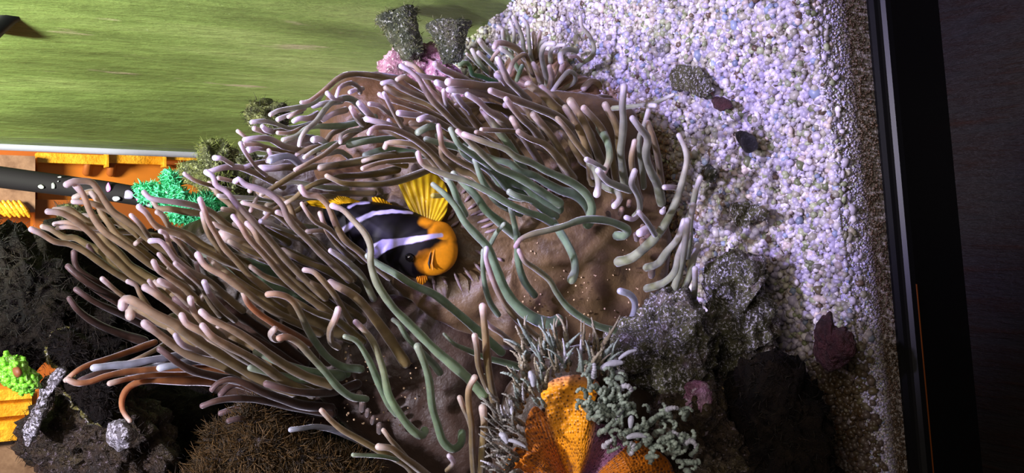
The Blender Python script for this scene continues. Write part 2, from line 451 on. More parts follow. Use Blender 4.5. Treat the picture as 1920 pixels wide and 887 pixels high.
m, nt, b = mat('sand_bed', rough=.7)
pos = objco(nt); n1 = ntex(nt, 420, 4, pos); r = ramp(nt, n1.outputs[0], [(.35, lin((90, 76, 60))), (.6, lin((190, 180, 175)))])
nt.links.new(r.outputs[0], b.inputs['Base Color']); bump(nt, b, n1.outputs[0], .8, .003); M_SAND = m
xs = np.linspace(-.75, .42, 180); gs = np.concatenate([np.linspace(0, .012, 8), np.linspace(.018, 1.15, 160)])
V = [(x, yg(x) + g, z_sand(x, yg(x) + g)) for g in gs for x in xs]
i = np.arange(len(gs) - 1)[:, None] * len(xs); j = np.arange(len(xs) - 1)[None]
F = np.stack([i + j, i + j + 1, i + j + len(xs) + 1, i + j + len(xs)], -1).reshape(-1, 4)
fl = mesh_obj('floor', V, F, M_SAND, kind='structure'); fl['label'] = 'sand bed of the aquarium'

# coarse gravel grains
def grain_cols(pts, n):
    pal = np.array([lin(c) for c in ((214, 204, 222), (190, 180, 206), (228, 220, 224), (182, 176, 160), (170, 176, 140), (214, 196, 190), (158, 150, 140), (150, 160, 190), (120, 126, 92), (104, 84, 70))])
    pr = np.array([.25, .20, .14, .12, .07, .07, .06, .04, .03, .02])
    c = pal[rng.choice(len(pal), n, p=pr / pr.sum())] * rng.uniform(.55, 1.1, (n, 1))
    return c
# detritus and algae among the grains, and painted shade at the lower right: px, py, radius, colour, strength
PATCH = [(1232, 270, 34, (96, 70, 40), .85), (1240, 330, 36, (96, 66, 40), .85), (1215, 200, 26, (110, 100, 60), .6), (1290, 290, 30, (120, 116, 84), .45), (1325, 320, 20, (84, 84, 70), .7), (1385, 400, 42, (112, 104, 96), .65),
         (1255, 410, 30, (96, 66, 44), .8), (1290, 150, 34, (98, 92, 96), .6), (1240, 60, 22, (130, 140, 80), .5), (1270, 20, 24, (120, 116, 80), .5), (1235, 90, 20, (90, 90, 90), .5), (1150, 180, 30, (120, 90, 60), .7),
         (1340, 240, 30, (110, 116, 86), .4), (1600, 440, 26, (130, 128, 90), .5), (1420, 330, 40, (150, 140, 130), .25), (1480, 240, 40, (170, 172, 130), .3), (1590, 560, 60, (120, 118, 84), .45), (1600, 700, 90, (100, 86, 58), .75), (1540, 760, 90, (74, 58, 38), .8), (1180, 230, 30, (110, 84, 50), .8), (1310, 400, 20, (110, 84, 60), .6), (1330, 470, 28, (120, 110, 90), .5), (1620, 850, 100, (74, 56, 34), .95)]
def to_px(p):
    q = p - CAM; d = q @ FW
    return 960 + FPX * (q @ RT) / d, 443.5 - FPX * (q @ UP) / d, d
def dirt_and_shade(pts, cols):
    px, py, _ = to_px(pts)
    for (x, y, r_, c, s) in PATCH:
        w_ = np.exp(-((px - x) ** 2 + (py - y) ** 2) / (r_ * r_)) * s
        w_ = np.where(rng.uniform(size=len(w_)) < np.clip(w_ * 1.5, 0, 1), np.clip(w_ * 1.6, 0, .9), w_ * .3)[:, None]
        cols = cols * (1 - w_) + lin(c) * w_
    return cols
def scatter(n, xr, gr, lift):
    x = rng.uniform(*xr, n); g = rng.uniform(*gr, n) ; y = yg(x) + g
    z = np.array([z_sand(a, b_) for a, b_ in zip(x, y)]) + rng.uniform(-.0006, lift, n)
    return np.stack([x, y, z], 1)
pts = np.vstack([scatter(21000, (-.17, .235), (.005, .26), .0020), scatter(9500, (-.17, .27), (.26, .56), .0024)])
px, py, _ = to_px(pts)
keep = (py > -40) & (py < 930) & (px > 780); pts = pts[keep]
sz = rng.uniform(.0014, .0034, len(pts)); sz *= np.where(rng.uniform(size=len(pts)) < .05, 1.4, 1.0)
g1 = grains('gravel', pts, sz, dirt_and_shade(pts, grain_cols(pts, len(pts))), M_VC)
tag(g1, 'coarse pale coral gravel covering the tank bottom', 'gravel', kind='stuff')
# fine sand pressed against the front glass
n = 15000
x = rng.uniform(-.17, .20, n); g = rng.uniform(0, 1, n) ** .8 * .014; y = yg(x) + g
z = np.array([z_sand(a, b_) for a, b_ in zip(x, y)])
pts = np.stack([x, y, z + .0004], 1)
c = np.clip(grain_cols(pts, n) * 1.25, 0, .95)
low = np.clip(1.8 * (1 - g / .0046), 0, 1)[:, None]
c = c * (1 - low) + lin((92, 72, 50)) * rng.uniform(.5, 1.2, (n, 1)) * low
c = c * np.array([.88, .90, 1.05])  # blue of the lamp light put into the grain colour
g2 = grains('sand', pts, rng.uniform(.0006, .0012, n), np.clip(c, 0, 1), M_VC)
tag(g2, 'fine sand banked against the front glass, brown at its foot', 'sand', kind='stuff')

# right side sheet grown over with algae, curving into the corner
m, nt, b = mat('algae_film', rough=.45, spec=.35)
pos = objco(nt); mp = nt.nodes.new('ShaderNodeMapping'); mp.inputs['Scale'].default_value = (1.6, 1.6, .35); nt.links.new(pos, mp.inputs[0])
n1 = ntex(nt, 9, 5, mp.outputs[0], .55); n2 = ntex(nt, 60, 6, mp.outputs[0], .7); n3 = ntex(nt, 5, 3, mp.outputs[0], .5); n4 = ntex(nt, 330, 3, pos, .7); n5 = ntex(nt, 22, 4, mp.outputs[0], .6)
r1 = ramp(nt, n1.outputs[0], [(.30, lin((88, 98, 56))), (.5, lin((118, 134, 76))), (.72, lin((148, 158, 102)))])
r2 = ramp(nt, n2.outputs[0], [(.3, (.75, .77, .75)), (.7, (1.2, 1.2, 1.2))])
c1 = mixc(nt, 1.0, r1.outputs[0], r2.outputs[0], 'MULTIPLY')
r3 = ramp(nt, n5.outputs[0], [(.64, (0, 0, 0)), (.74, (.75, .75, .75))])
c1 = mixc(nt, r3.outputs[0], c1, lin((186, 160, 150)))
r4 = ramp(nt, n4.outputs[0], [(.70, (0, 0, 0)), (.76, (.7, .7, .7))])
c1 = mixc(nt, r4.outputs[0], c1, lin((225, 235, 200)))
nt.links.new(c1, b.inputs['Base Color']); bump(nt, b, n2.outputs[0], .7, .006)
M_ALG = m
fr = np.array([A[0] + .055, yg(A[0] + .055)])
plan = catmull(np.array([fr, [A[0] + .02, A[1] - .12], A[:2], Cc[:2], (Cc[:2] * .45 + B[:2] * .55) + [.012, .0], B[:2] + [.012, -.05], B[:2]]), 60)
o = strip_solid('wall_right', plan, -.06, .62, .008, M_ALG, 60); o['kind'] = 'structure'; o['label'] = 'side sheet covered by a green algae film'
# clear back pane and its seam
M_CLR = bpy.data.materials.new('clear_glass'); M_CLR.use_nodes = True; nt = M_CLR.node_tree; nt.nodes.clear()
tr = nt.nodes.new('ShaderNodeBsdfTransparent'); tr.inputs[0].default_value = (1, 1, 1, 1); ou = nt.nodes.new('ShaderNodeOutputMaterial'); nt.links.new(tr.outputs[0], ou.inputs[0])
m, nt, b = mat('pale_silicone', lin((176, 172, 196)), .35, .5); M_SIL = m
m, nt, b = mat('black_plastic', lin((9, 9, 11)), .45, .3); M_BLK = m
m, nt, b = mat('amber_reflection', lin((120, 62, 20)), .3, .5); M_AMB = m
Bl = np.array([-.95, B[1] + .105 * (-.95 - B[0])])
gp = strip_solid('window_2', [B[:2] + [-.004, 0], (B[:2] + Bl) / 2, Bl], -.02, .62, -.006, M_CLR); gp['kind'] = 'structure'; gp['label'] = 'clear back pane of the aquarium'
sv, sf = tube_geo(np.array([[B[0], B[1] - .004, z] for z in np.linspace(-.02, .62, 20)]), np.full(20, .0050), 8)
o = mesh_obj('trim_1', sv, sf, M_SIL, kind='structure'); o['label'] = 'pale silicone seam in the back corner'
# front pane, bottom rim, painted reflection line
gp = strip_solid('window_1', [[-.75, yg(-.75) - .0005], [.45, yg(.45) - .0005]], -.05, .40, .006, M_CLR); gp['kind'] = 'structure'; gp['label'] = 'clear front pane of the aquarium'
def rim_prof(name, prof, material, label, xs_=(-.80, .50)):
    V = []
    for x in xs_:
        for (g_, z_) in prof: V.append((x, yg(x) + g_, z_))
    k = len(prof); F = [tuple(range(k)), tuple(range(2 * k - 1, k - 1, -1))] + [(q, k + q, k + (q + 1) % k, (q + 1) % k) for q in range(k)]
    o = mesh_obj(name, V, F, material, smooth=False, kind='structure'); o['label'] = label; return o
rim_prof('trim_2', [(-.0005, -.058), (-.0005, -.052), (-.004, -.0505), (-.0045, -.049), (-.0085, -.049), (-.0095, -.0515), (-.0105, -.053), (-.0135, -.054), (-.0145, -.058), (-.0145, -.108), (.010, -.108), (.010, -.058)], M_BLK, 'black bottom rim of the aquarium')
rim_prof('trim_3', [(-.01485, -.0585), (-.01465, -.0578), (-.0144, -.0578), (-.0144, -.0585)], M_AMB, 'thin amber reflection painted along the rim', (-.8, -.03))  # warm lamp reflection painted as a thin coloured strip
# stained wooden stand top
m, nt, b = mat('dark_stained_wood', rough=.28, spec=.35)
pos = objco(nt); mp = nt.nodes.new('ShaderNodeMapping'); mp.inputs['Scale'].default_value = (1, .09, 1); mp.inputs['Rotation'].default_value = (0, 0, math.radians(6)); nt.links.new(pos, mp.inputs[0])
n1 = ntex(nt, 150, 6, mp.outputs[0], .7); n2 = ntex(nt, 420, 4, mp.outputs[0], .7)
r1 = ramp(nt, n1.outputs[0], [(.35, lin((8, 4, 4))), (.55, lin((22, 12, 9))), (.75, lin((40, 22, 15)))])
nt.links.new(r1.outputs[0], b.inputs['Base Color']); bump(nt, b, n1.outputs[0], .9, .003)
r2 = ramp(nt, n1.outputs[0], [(.3, (.7, .7, .7)), (.6, (.4, .4, .4))]); nt.links.new(r2.outputs[0], b.inputs['Roughness'])
st = box('stand_top', (-.9, .16, -.14), (.6, 1.9, -.108), m)
st['kind'] = 'thing'; tag(st, 'dark stained wooden stand top under the black tank rim', 'stand')

# room behind the back pane
m, nt, b = mat('warm_plaster', lin((176, 104, 52)), .8); M_WP = m
o = box('wall_back', (-1.6, 2.3, -1.2), (1.6, 2.36, 1.6), M_WP); o['kind'] = 'structure'
m, nt, b = mat('varnished_yellow_wood', lin((230, 168, 40)), .3, .6); M_YW = m
pos = objco(nt); n1 = ntex(nt, 14, 5, pos, .7); r1 = ramp(nt, n1.outputs[0], [(.3, lin((210, 140, 20))), (.7, lin((255, 220, 90)))]); nt.links.new(r1.outputs[0], b.inputs['Base Color']); bump(nt, b, n1.outputs[0], .5, .02)
m, nt, b = mat('orange_wood', lin((206, 138, 60)), .5); M_OW = m
m, nt, b = mat('brown_wood', lin((150, 92, 50)), .55); M_BW = m
m, nt, b = mat('grey_plaster', lin((150, 130, 128)), .8); M_GP = m
pos = objco(nt); n1 = ntex(nt, 20, 5, pos, .7); r1 = ramp(nt, n1.outputs[0], [(.35, lin((110, 92, 92))), (.7, lin((170, 152, 152)))]); nt.links.new(r1.outputs[0], b.inputs['Base Color'])
YR = 2.05
def rbox(name, px0, py0, px1, py1, y, dep, material, root, bev=0):
    a = ray_plane_y(px0, py0, y); c = ray_plane_y(px1, py1, y)
    lo = (min(a[0], c[0]), y, min(a[2], c[2])); hi = (max(a[0], c[0]), y + dep, max(a[2], c[2]))
    o = box(name, lo, hi, material)
    if root is not None: attach(o, root)
    return o
q = ray_plane_y(300, 380, YR)
cab = thing('wooden_cabinet', 'orange wooden cabinet with a yellow lit edge behind the back glass', 'cabinet', (q[0], YR + .1, q[2]))
rbox('cabinet_side', 70, 300, 560, 520, YR + .03, .10, M_OW, cab)
rbox('cabinet_door', 66, 374, 560, 600, YR, .03, M_BW, cab)
rbox('lit_edge', 70, 286, 200, 309, YR, .035, M_YW, cab)
rbox('lit_edge', 204, 286, 308, 309, YR, .035, M_YW, cab)
rbox('lit_edge', 312, 286, 560, 309, YR, .035, M_YW, cab)
rbox('batten', 200, 284, 204, 313, YR - .012, .03, M_YW, cab)
rbox('batten', 308, 284, 312, 313, YR - .012, .03, M_YW, cab)
for (x_, y_) in ((163, 322), (208, 323)):
    q2 = ray_plane_y(x_, y_, YR + .022)
    v_, f_ = tube_geo(*roundtip(np.array([q2, q2 + [0.018, -.012, .0], q2 + [.026, -.012, -.02]]), np.array([.009, .008, .006])), 8)
    attach(mesh_obj('hinge', v_, f_, M_BW), cab)
pl = rbox('plaster_pier', -60, 288, 66, 398, YR - .02, .2, M_GP, None); tag(pl, 'grey mottled plaster pier left of the orange cabinet', 'pier')
fr_ = thing('reflection_streaks', 'yellow streaks of reflected light beside the grey pier', 'light_streak', ray_plane_y(20, 390, YR))  # glowing reflections put in as solid yellow strands
for k in range(6):
    a = ray_plane_y(-14 + k * 10, 378, YR - .03); c = ray_plane_y(10 + k * 9, 404 + (k % 2) * 2, YR - .03)
    v_, f_ = tube_geo(*roundtip(np.linspace(a, c, 4), np.array([.003, .0055, .006, .003])), 6); attach(mesh_obj('reflection_strand', v_, f_, M_YW), fr_)
shut = thing('yellow_shutter', 'yellow slatted shutter low behind the rocks at the back glass', 'shutter', ray_plane_y(10, 790, YR))
for k in range(5):
    rbox('slat', -60, 736 + k * 15, 60, 747 + k * 15, YR + (k % 2) * .01, .02, M_YW, shut)
rbox('shutter_frame', -60, 812, 70, 822, YR - .01, .04, M_YW, shut)
rbox('backing', -60, 728, 70, 815, YR + .035, .01, M_OW, shut)
lb = rbox('mauve_panel', -60, 823, 80, 940, YR, .05, M_GP, None); tag(lb, 'mauve grey panel under the yellow shutter', 'panel')
# dark rounded rim corner at the top of the side sheet
qa = ray_plane_y(-10, 30, .93)
v_, f_ = tube_geo(np.array([P(x_, y_, .86) for x_, y_ in ((-40, 70), (-10, 40), (10, 22), (35, 6), (60, -8), (100, -25))]), np.full(6, .012), 10)
o = mesh_obj('trim_4', v_, f_, M_BLK, kind='structure'); o['label'] = 'black curved top rim of the tank'
# ---------------------------------------------------------------- rocks
def rock(pts, ctr, d, front, back, material, label, name='rock', cat='rock', amp=.016, ns=32, amp2=.007, ns2=120, segs=110, rings=34, tuft=0, tcol=((36, 26, 16), (22, 16, 12)), tl=.005, tw=.0003, group=None):
    o = blob(name, pts, ctr, d, front, back, material, segs, rings, amp, ns, amp2, ns2)
    if tuft:
        s, nn = surf_samples(o, tuft)
        cc = np.array([lin(tcol[0])]) * rng.uniform(.4, 1.2, (tuft, 1)); mk = rng.uniform(size=tuft) < .4
        cc[mk] = np.array(lin(tcol[1])) * rng.uniform(.5, 1.4, (mk.sum(), 1))
        t = tufts('turf_algae', s, nn, tl, tw, M_VR, cc); t['kind'] = 'stuff'
    c = P(ctr[0], ctr[1], d(*ctr) if callable(d) else d)
    setloc(o, c)
    if tuft:
        t.data.transform(Matrix.Translation(-Vector(c))); t.parent = o
    tag(o, label, cat, group); return o
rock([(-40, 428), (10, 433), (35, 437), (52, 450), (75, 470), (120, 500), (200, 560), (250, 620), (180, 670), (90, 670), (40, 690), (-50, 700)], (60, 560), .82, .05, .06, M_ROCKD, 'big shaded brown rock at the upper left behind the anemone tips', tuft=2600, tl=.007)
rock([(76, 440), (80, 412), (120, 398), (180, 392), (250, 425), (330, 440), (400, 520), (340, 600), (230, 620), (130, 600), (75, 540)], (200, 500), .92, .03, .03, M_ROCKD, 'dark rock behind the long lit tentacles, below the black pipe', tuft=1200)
rock([(104, 398), (110, 384), (128, 380), (150, 386), (175, 398), (180, 430), (140, 440), (110, 430)], (140, 410), .87, .02, .02, M_MOSS, 'small mossy knob poking above the dark rock', amp=.005, amp2=.003, tuft=300)
rock([(42, 835), (62, 790), (80, 760), (88, 716), (110, 690), (150, 684), (200, 690), (250, 700), (290, 760), (330, 860), (300, 930), (100, 940), (60, 870)], (180, 800), .74, .04, .05, M_ROCK, 'craggy rock with a brightly lit left edge beside the yellow shutter', amp=.014, tuft=1800, tl=.004)
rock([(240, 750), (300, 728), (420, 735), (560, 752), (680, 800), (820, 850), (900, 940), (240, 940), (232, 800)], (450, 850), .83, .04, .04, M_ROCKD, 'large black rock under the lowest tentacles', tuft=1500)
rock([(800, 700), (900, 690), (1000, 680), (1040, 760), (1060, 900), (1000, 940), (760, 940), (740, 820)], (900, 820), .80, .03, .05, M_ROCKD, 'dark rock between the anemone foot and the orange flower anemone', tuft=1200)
rock([(362, 875), (385, 835), (420, 800), (452, 784), (480, 770), (510, 778), (545, 815), (600, 840), (670, 860), (700, 930), (340, 940)], (500, 865), .70, .03, .03, M_ROCK, 'low rock shaggy with brown hair algae under the anemone', tuft=8000, tcol=((104, 78, 42), (70, 58, 40)), tl=.0075, tw=.00045)
rock([(205, 800), (214, 792), (232, 790), (246, 800), (250, 820), (240, 838), (220, 840), (206, 826)], (228, 815), .67, .012, .015, M_EDGELIT, 'little pale stone beside the black rock', amp=.004, amp2=.003, segs=48, rings=16)
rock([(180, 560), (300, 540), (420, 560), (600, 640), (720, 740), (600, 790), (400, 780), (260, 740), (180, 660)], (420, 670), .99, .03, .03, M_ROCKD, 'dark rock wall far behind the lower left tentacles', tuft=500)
rock([(46, 800), (58, 775), (74, 752), (80, 722), (96, 700), (112, 684), (128, 690), (118, 712), (100, 728), (96, 752), (82, 780), (70, 812), (52, 832)], (86, 750), .685, .008, .02, M_EDGELIT, 'narrow ridge added as a painted lit edge running down beside the yellow shutter', amp=.005, amp2=.004, segs=90, rings=16, tuft=200, tl=.002)  # added ridge; its pale colour imitates light on the craggy rock's edge
# sparkling rocks at the lower right
dR = lambda x, y: .655 - (x - 1200) * .00010
rock([(1135, 650), (1165, 612), (1195, 590), (1232, 560), (1268, 545), (1300, 550), (1330, 572), (1345, 620), (1340, 700), (1325, 750), (1300, 790), (1240, 760), (1200, 745), (1150, 715)], (1240, 660), dR, .03, .05, M_ROCKS, 'glittering grey green rock right above the orange flower anemone', amp=.012, tuft=500, tl=.002)
rock([(1210, 740), (1290, 720), (1350, 740), (1400, 800), (1420, 870), (1400, 940), (1180, 940), (1190, 820)], (1310, 840), lambda x, y: .64 - (x - 1300) * .0001, .025, .05, M_ROCK, 'brown rock below the glittering one, with mauve coralline patches', amp=.014, tuft=1300, tl=.004)
rock([(1318, 505), (1340, 485), (1375, 475), (1405, 478), (1432, 492), (1438, 520), (1425, 548), (1445, 590), (1450, 640), (1440, 690), (1400, 730), (1350, 700), (1330, 640), (1322, 560)], (1385, 600), lambda x, y: .672 - (x - 1380) * .0002, .03, .05, M_ROCKS, 'tall knobbly rock pillar at the edge of the white gravel', amp=.010, tuft=350, tl=.002)
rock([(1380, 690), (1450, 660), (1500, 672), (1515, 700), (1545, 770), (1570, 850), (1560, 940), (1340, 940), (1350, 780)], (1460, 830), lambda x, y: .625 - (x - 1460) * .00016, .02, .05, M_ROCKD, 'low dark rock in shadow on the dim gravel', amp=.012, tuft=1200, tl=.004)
rock([(1285, 722), (1305, 712), (1328, 725), (1332, 752), (1320, 778), (1298, 775), (1284, 750)], (1308, 745), .622, .008, .02, M_PINK, 'mauve coralline lump on the brown rock', amp=.004, amp2=.002, segs=60, rings=20)
# stones lying on the gravel
def stone(px, py, pts, material, label, z=.0, h=.012, name='stone', amp=.004):
    d = FL(px, .004)
    o = rock(pts, (px, py), lambda x, y: FL(x, 0.004), h, h * .8, material, label, name=name, cat='stone', amp=amp, ns=60, amp2=amp * .5, ns2=220, segs=64, rings=18)
    return o
stone(1556, 648, [(1525, 660), (1530, 620), (1545, 592), (1558, 588), (1565, 612), (1592, 618), (1602, 645), (1585, 675), (1560, 692), (1535, 680)], M_RED, 'dark reddish stone lying on the gravel near the front glass')
stone(1402, 265, [(1378, 252), (1388, 245), (1404, 250), (1420, 264), (1420, 280), (1402, 286), (1388, 276)], M_SHELL, 'small black snail shell on the bright gravel', name='snail_shell', amp=.0015, h=.006)['category'] = 'shell'
stone(1352, 190, [(1335, 188), (1346, 180), (1362, 184), (1374, 198), (1362, 206), (1342, 202)], M_RED, 'crimson algae crumb on the gravel above the snail shell', name='algae_crumb', h=.004, amp=.002)
stone(1290, 152, [(1252, 140), (1268, 126), (1290, 124), (1322, 142), (1335, 165), (1322, 178), (1290, 172), (1262, 162)], M_ROCKS, 'flat dark rubble piece in the gravel beside the crimson crumb', name='rubble', h=.004)
stone(1395, 398, [(1368, 390), (1380, 378), (1405, 378), (1432, 386), (1436, 408), (1410, 424), (1380, 420)], M_ROCKS, 'grey rubble half buried in the gravel above the rock pillar', name='rubble', h=.0035)
stone(1325, 325, [(1316, 316), (1326, 308), (1340, 316), (1342, 332), (1330, 342), (1318, 334)], M_PLUG, 'small dark green pebble near the tips of the anemone', name='pebble', h=.004, amp=.002)

# ---------------------------------------------------------------- frag plugs and corals
rock([(716, 140), (722, 112), (740, 92), (775, 84), (815, 90), (842, 108), (868, 150), (850, 200), (770, 220), (722, 190)], (785, 150), .93, .02, .05, M_PINK, 'pink coralline rock under the two dark plugs', amp=.008)
def plug(axis0, axis1, r0, r1, d, material, label, rim=1.12, tuft=260, name='coral_plug', cat='plug'):
    a = P(*axis0, d); c = P(*axis1, d + .004)
    t = np.linspace(0, 1, 26)
    prof = []
    for k in t:
        r_ = r0 + (r1 - r0) * k
        if k < .16: r_ = r0 * rim
        elif k < .22: r_ = r0 * 1.02
        prof.append(r_)
    prof[0] = r0 * .9
    rad = np.array(prof) * d / FPX
    path = np.array([a + (c - a) * k for k in t])
    path = np.vstack([[path[0] + (a - c) / np.linalg.norm(a - c) * .0006], path, [path[-1] + (c - a) * .02]]); rad = np.concatenate([[.0005], rad, [.0005]])
    V, F = tube_geo(path, rad, 40)
    V = np.array([v + (v - (a + c) / 2) / .03 * .0035 * nz(v, 120, 4) + (v - (a + c) / 2) * .12 * nz(v, 40, 2) for v in V])
    o = mesh_obj(name, V, F, material)
    s, nn = surf_samples(o, tuft)
    tt = tufts('turf_algae', s, nn, .003, .0004, M_VR, np.array([lin((100, 100, 70))]) * rng.uniform(.4, 1.4, (tuft, 1)))
    tt['kind'] = 'stuff'; setloc(o, a); tt.data.transform(Matrix.Translation(-Vector(a))); tt.parent = o
    tag(o, label, cat); return o
plug((742, 22), (776, 108), 36, 22, .90, M_PLUG, 'left one of the two dark conical plugs on pink rock')
plug((840, 40), (850, 118), 40, 20, .885, M_PLUG, 'dark conical plug next to the small anemone')
plug((722, 22), (738, 60), 18, 16, .915, M_PLUG, 'small grey plug half hidden behind the left conical plug')
def rimmed(pts_, c_, d_, arc, label, w_):
    o = rock(pts_, c_, d_, .012, .02, M_ROCKD, label, name='coral_plug', cat='plug', amp=.004, amp2=.003, segs=72, rings=20, tuft=300)
    ps = catmull(np.array([P(x_, y_, d_ - .003) for x_, y_ in arc]), 40)
    rd = w_ * d_ / FPX * (1 + .25 * np.sin(np.arange(40) * 1.7)); rd[0] *= .5; rd[-1] *= .5
    V, F = tube_geo(*roundtip(ps, rd), 14); V = np.array([v + .0028 * np.array([nz(v, 190, 4), nz(v + 5, 190, 4), nz(v + 9, 190, 4)]) for v in V])
    attach(mesh_obj('rim', V, F, M_RIMO), o)
M_RIMO = rock_mat('olive_crust', lin((70, 64, 28)), lin((140, 134, 60)), lin((190, 176, 110)), lin((230, 225, 220)), 0.58, nsc=500)
rimmed([(92, 655), (96, 632), (112, 618), (138, 618), (162, 634), (170, 662), (156, 688), (126, 694), (100, 684)], (128, 656), .70, [(128, 616), (108, 622), (95, 640), (91, 660), (97, 682), (112, 692)], 'round dark plug with an olive crusted rim on the craggy rock', 4.5)
rimmed([(110, 716), (122, 706), (150, 692), (190, 694), (214, 716), (216, 760), (200, 798), (176, 796), (146, 772), (124, 742)], (165, 740), .69, [(146, 698), (122, 706), (110, 716), (124, 742), (146, 768), (172, 792), (186, 802)], 'wedge shaped dark plug with a yellow crusted edge on the craggy rock', 3.4)
rock([(374, 300), (380, 282), (402, 273), (425, 278), (440, 295), (450, 330), (440, 372), (400, 380), (372, 350), (340, 332), (345, 312)], (405, 325), .88, .02, .03, M_MOSS, 'mossy olive knob beside the green coral', amp=.008, tuft=900, tcol=((130, 136, 70), (70, 74, 40)), tl=.005)
rock([(462, 212), (480, 200), (508, 200), (530, 208), (540, 240), (500, 250), (468, 236)], (500, 222), .86, .01, .02, M_MOSS, 'small olive tuft behind the upper left tentacle tips', amp=.005, segs=60, rings=16, tuft=300)
rock([(444, 300), (470, 290), (500, 310), (510, 350), (480, 372), (450, 350)], (475, 330), .84, .01, .02, M_MOSS, 'olive rock seen between the lavender tentacle tips', amp=.005, segs=60, rings=16, tuft=200)
gc = rock([(268, 352), (285, 345), (305, 348), (318, 328), (335, 338), (345, 362), (360, 375), (390, 362), (420, 375), (442, 402), (440, 420), (415, 424), (380, 418), (345, 410), (310, 402), (300, 384), (272, 372)], (352, 384), .79, .015, .02, M_GCOR, 'glowing mint green branching coral beyond the long tentacles', name='green_coral', cat='coral', amp=.008, ns=60, amp2=.004, ns2=200, tuft=1600, tcol=((110, 245, 180), (30, 150, 90)), tl=.0035, tw=.0008)
yc = rock([(-6, 690), (8, 672), (28, 665), (44, 668), (52, 690), (72, 708), (60, 732), (40, 730), (15, 720), (-4, 712)], (32, 700), .68, .010, .012, M_YCOR, 'bright yellow green bumpy coral at the left above the shutter', name='yellow_green_coral', cat='coral', amp=.004, ns=80, amp2=.003, ns2=260, segs=80, rings=24)
s, nn = surf_samples(yc, 240)
s = s + np.array(yc.location); 
gn = grains('polyps', s, rng.uniform(.0012, .0022, 240), np.array([lin((150, 240, 70))]) * rng.uniform(.6, 1.1, (240, 1)), M_VC); gn['kind'] = 'stuff'; attach(gn, yc)
gn.location = (0, 0, 0)
# pocket rim of the yellow green coral: central brown mouth
attach(blob('mouth', [(24, 690), (36, 688), (42, 700), (34, 708), (24, 702)], (33, 698), .668, .003, .002, M_BW, 24, 8), yc)

# black return pipe with coralline blotches
pp = np.array([P(x_, y_, .97) for x_, y_ in ((-60, 325), (0, 332), (60, 340), (130, 349), (200, 358), (260, 368), (320, 380), (380, 395), (460, 410))])
tp = np.linspace(0, 1, 9); V, F = tube_geo(*roundtip(pp, (21 - 5 * tp) * .97 / FPX), 20)
m, nt, b = mat('dark_pipe_plastic', lin((20, 15, 21)), .8, .2)
pipe = mesh_obj('return_pipe', V, F, m); setloc(pipe, pp[0]); tag(pipe, 'black return pipe running down past the orange cabinet', 'pipe')
blot = [(203, 352, 6, 9, (205, 110, 190)), (241, 366, 10, 10, (120, 110, 140)), (218, 373, 8, 5, (150, 150, 165)), (258, 374, 4, 3, (190, 100, 180)), (77, 350, 6, 4, (160, 160, 160)), (100, 349, 5, 6, (120, 120, 125)), (112, 332, 4, 1.5, (200, 200, 205)), (179, 358, 4, 4, (110, 120, 110)), (281, 385, 7, 4, (130, 130, 150)), (109, 340, 1.5, 1.5, (200, 200, 205))]
for (x_, y_, a_, b_, c_) in blot:
    pts_ = [(x_ + a_ * math.cos(q) * rnd.uniform(.7, 1.2), y_ + b_ * math.sin(q) * rnd.uniform(.7, 1.2)) for q in np.linspace(0, 2 * math.pi, 8, endpoint=False)]
    o = blob('coralline_patch', pts_, (x_, y_), .9598, .0012, .002, M_VR, 20, 5, colfn=lambda X, Y, Z, c_=c_: lin(c_)); attach(o, pipe)

# ---------------------------------------------------------------- big anemone
an = thing('sea_anemone', 'huge brown sea anemone with long pale tipped tentacles around the clownfish', 'anemone', (.03, .63, .0))
def rnoise(v, s, a): return 1 + a * nz(v, s, 3)
def dcol(c1, c2, ctr):
    c1 = lin(c1); c2 = lin(c2)
    def f(x, y, v):
        an_ = math.atan2(y - ctr[1], x - ctr[0]); rr = math.hypot(x - ctr[0], y - ctr[1])
        k = .5 + .5 * noise.noise(Vector((an_ * 14, rr * .006, 1))); k = k * .7 + .3 * (.5 + .5 * nz(v, 50, 3))
        return c1 * (1 - k) + c2 * k
    return f
def fold(ctr, amp_, n_):
    def f(x, y, s):
        a_ = math.atan2(y - ctr[1], x - ctr[0])
        return amp_ * s * (math.sin(a_ * n_ + 2 * noise.noise(Vector((x * .012, y * .012, 3)))) + .6 * noise.noise(Vector((x * .02, y * .02, 7))))
    return f
MCTR = (960, 500)
parts = [
 ('oral_disc', [(820, 205), (900, 172), (1000, 170), (1100, 178), (1178, 205), (1222, 300), (1252, 400), (1262, 470), (1240, 540), (1190, 600), (1120, 640), (1000, 660), (900, 640), (800, 590), (720, 520), (660, 440), (660, 350), (720, 270)], (970, 440), .735, .022, .012, (76, 58, 38), (122, 98, 68), MCTR, 7),
 ('body_fold', [(600, 340), (600, 260), (610, 190), (640, 146), (690, 138), (760, 150), (850, 190), (880, 280), (820, 340), (700, 350)], (720, 240), .75, .02, .012, (74, 52, 30), (116, 86, 50), (700, 330), 5),
 ('body_fold', [(480, 320), (540, 260), (620, 260), (680, 300), (700, 350), (640, 390), (540, 400), (480, 370)], (590, 330), .765, .015, .02, (52, 38, 30), (74, 58, 48), (700, 330), 5),
 ('body_fold', [(330, 450), (400, 400), (500, 372), (620, 372), (720, 440), (770, 540), (740, 640), (620, 660), (490, 620), (390, 560)], (560, 500), .755, .018, .03, (44, 34, 22), (70, 56, 38), (760, 620), 9),
 ('column', [(560, 610), (680, 560), (800, 550), (900, 590), (1000, 640), (980, 740), (960, 860), (930, 940), (760, 940), (690, 840), (600, 750), (540, 680)], (780, 720), .748, .022, .012, (50, 36, 30), (78, 58, 48), (760, 400), 9),
 ('body_fold', [(300, 600), (400, 580), (520, 620), (640, 700), (620, 770), (500, 765), (380, 730), (310, 690)], (460, 680), .768, .015, .02, (58, 42, 34), (84, 62, 50), (800, 800), 9),
]
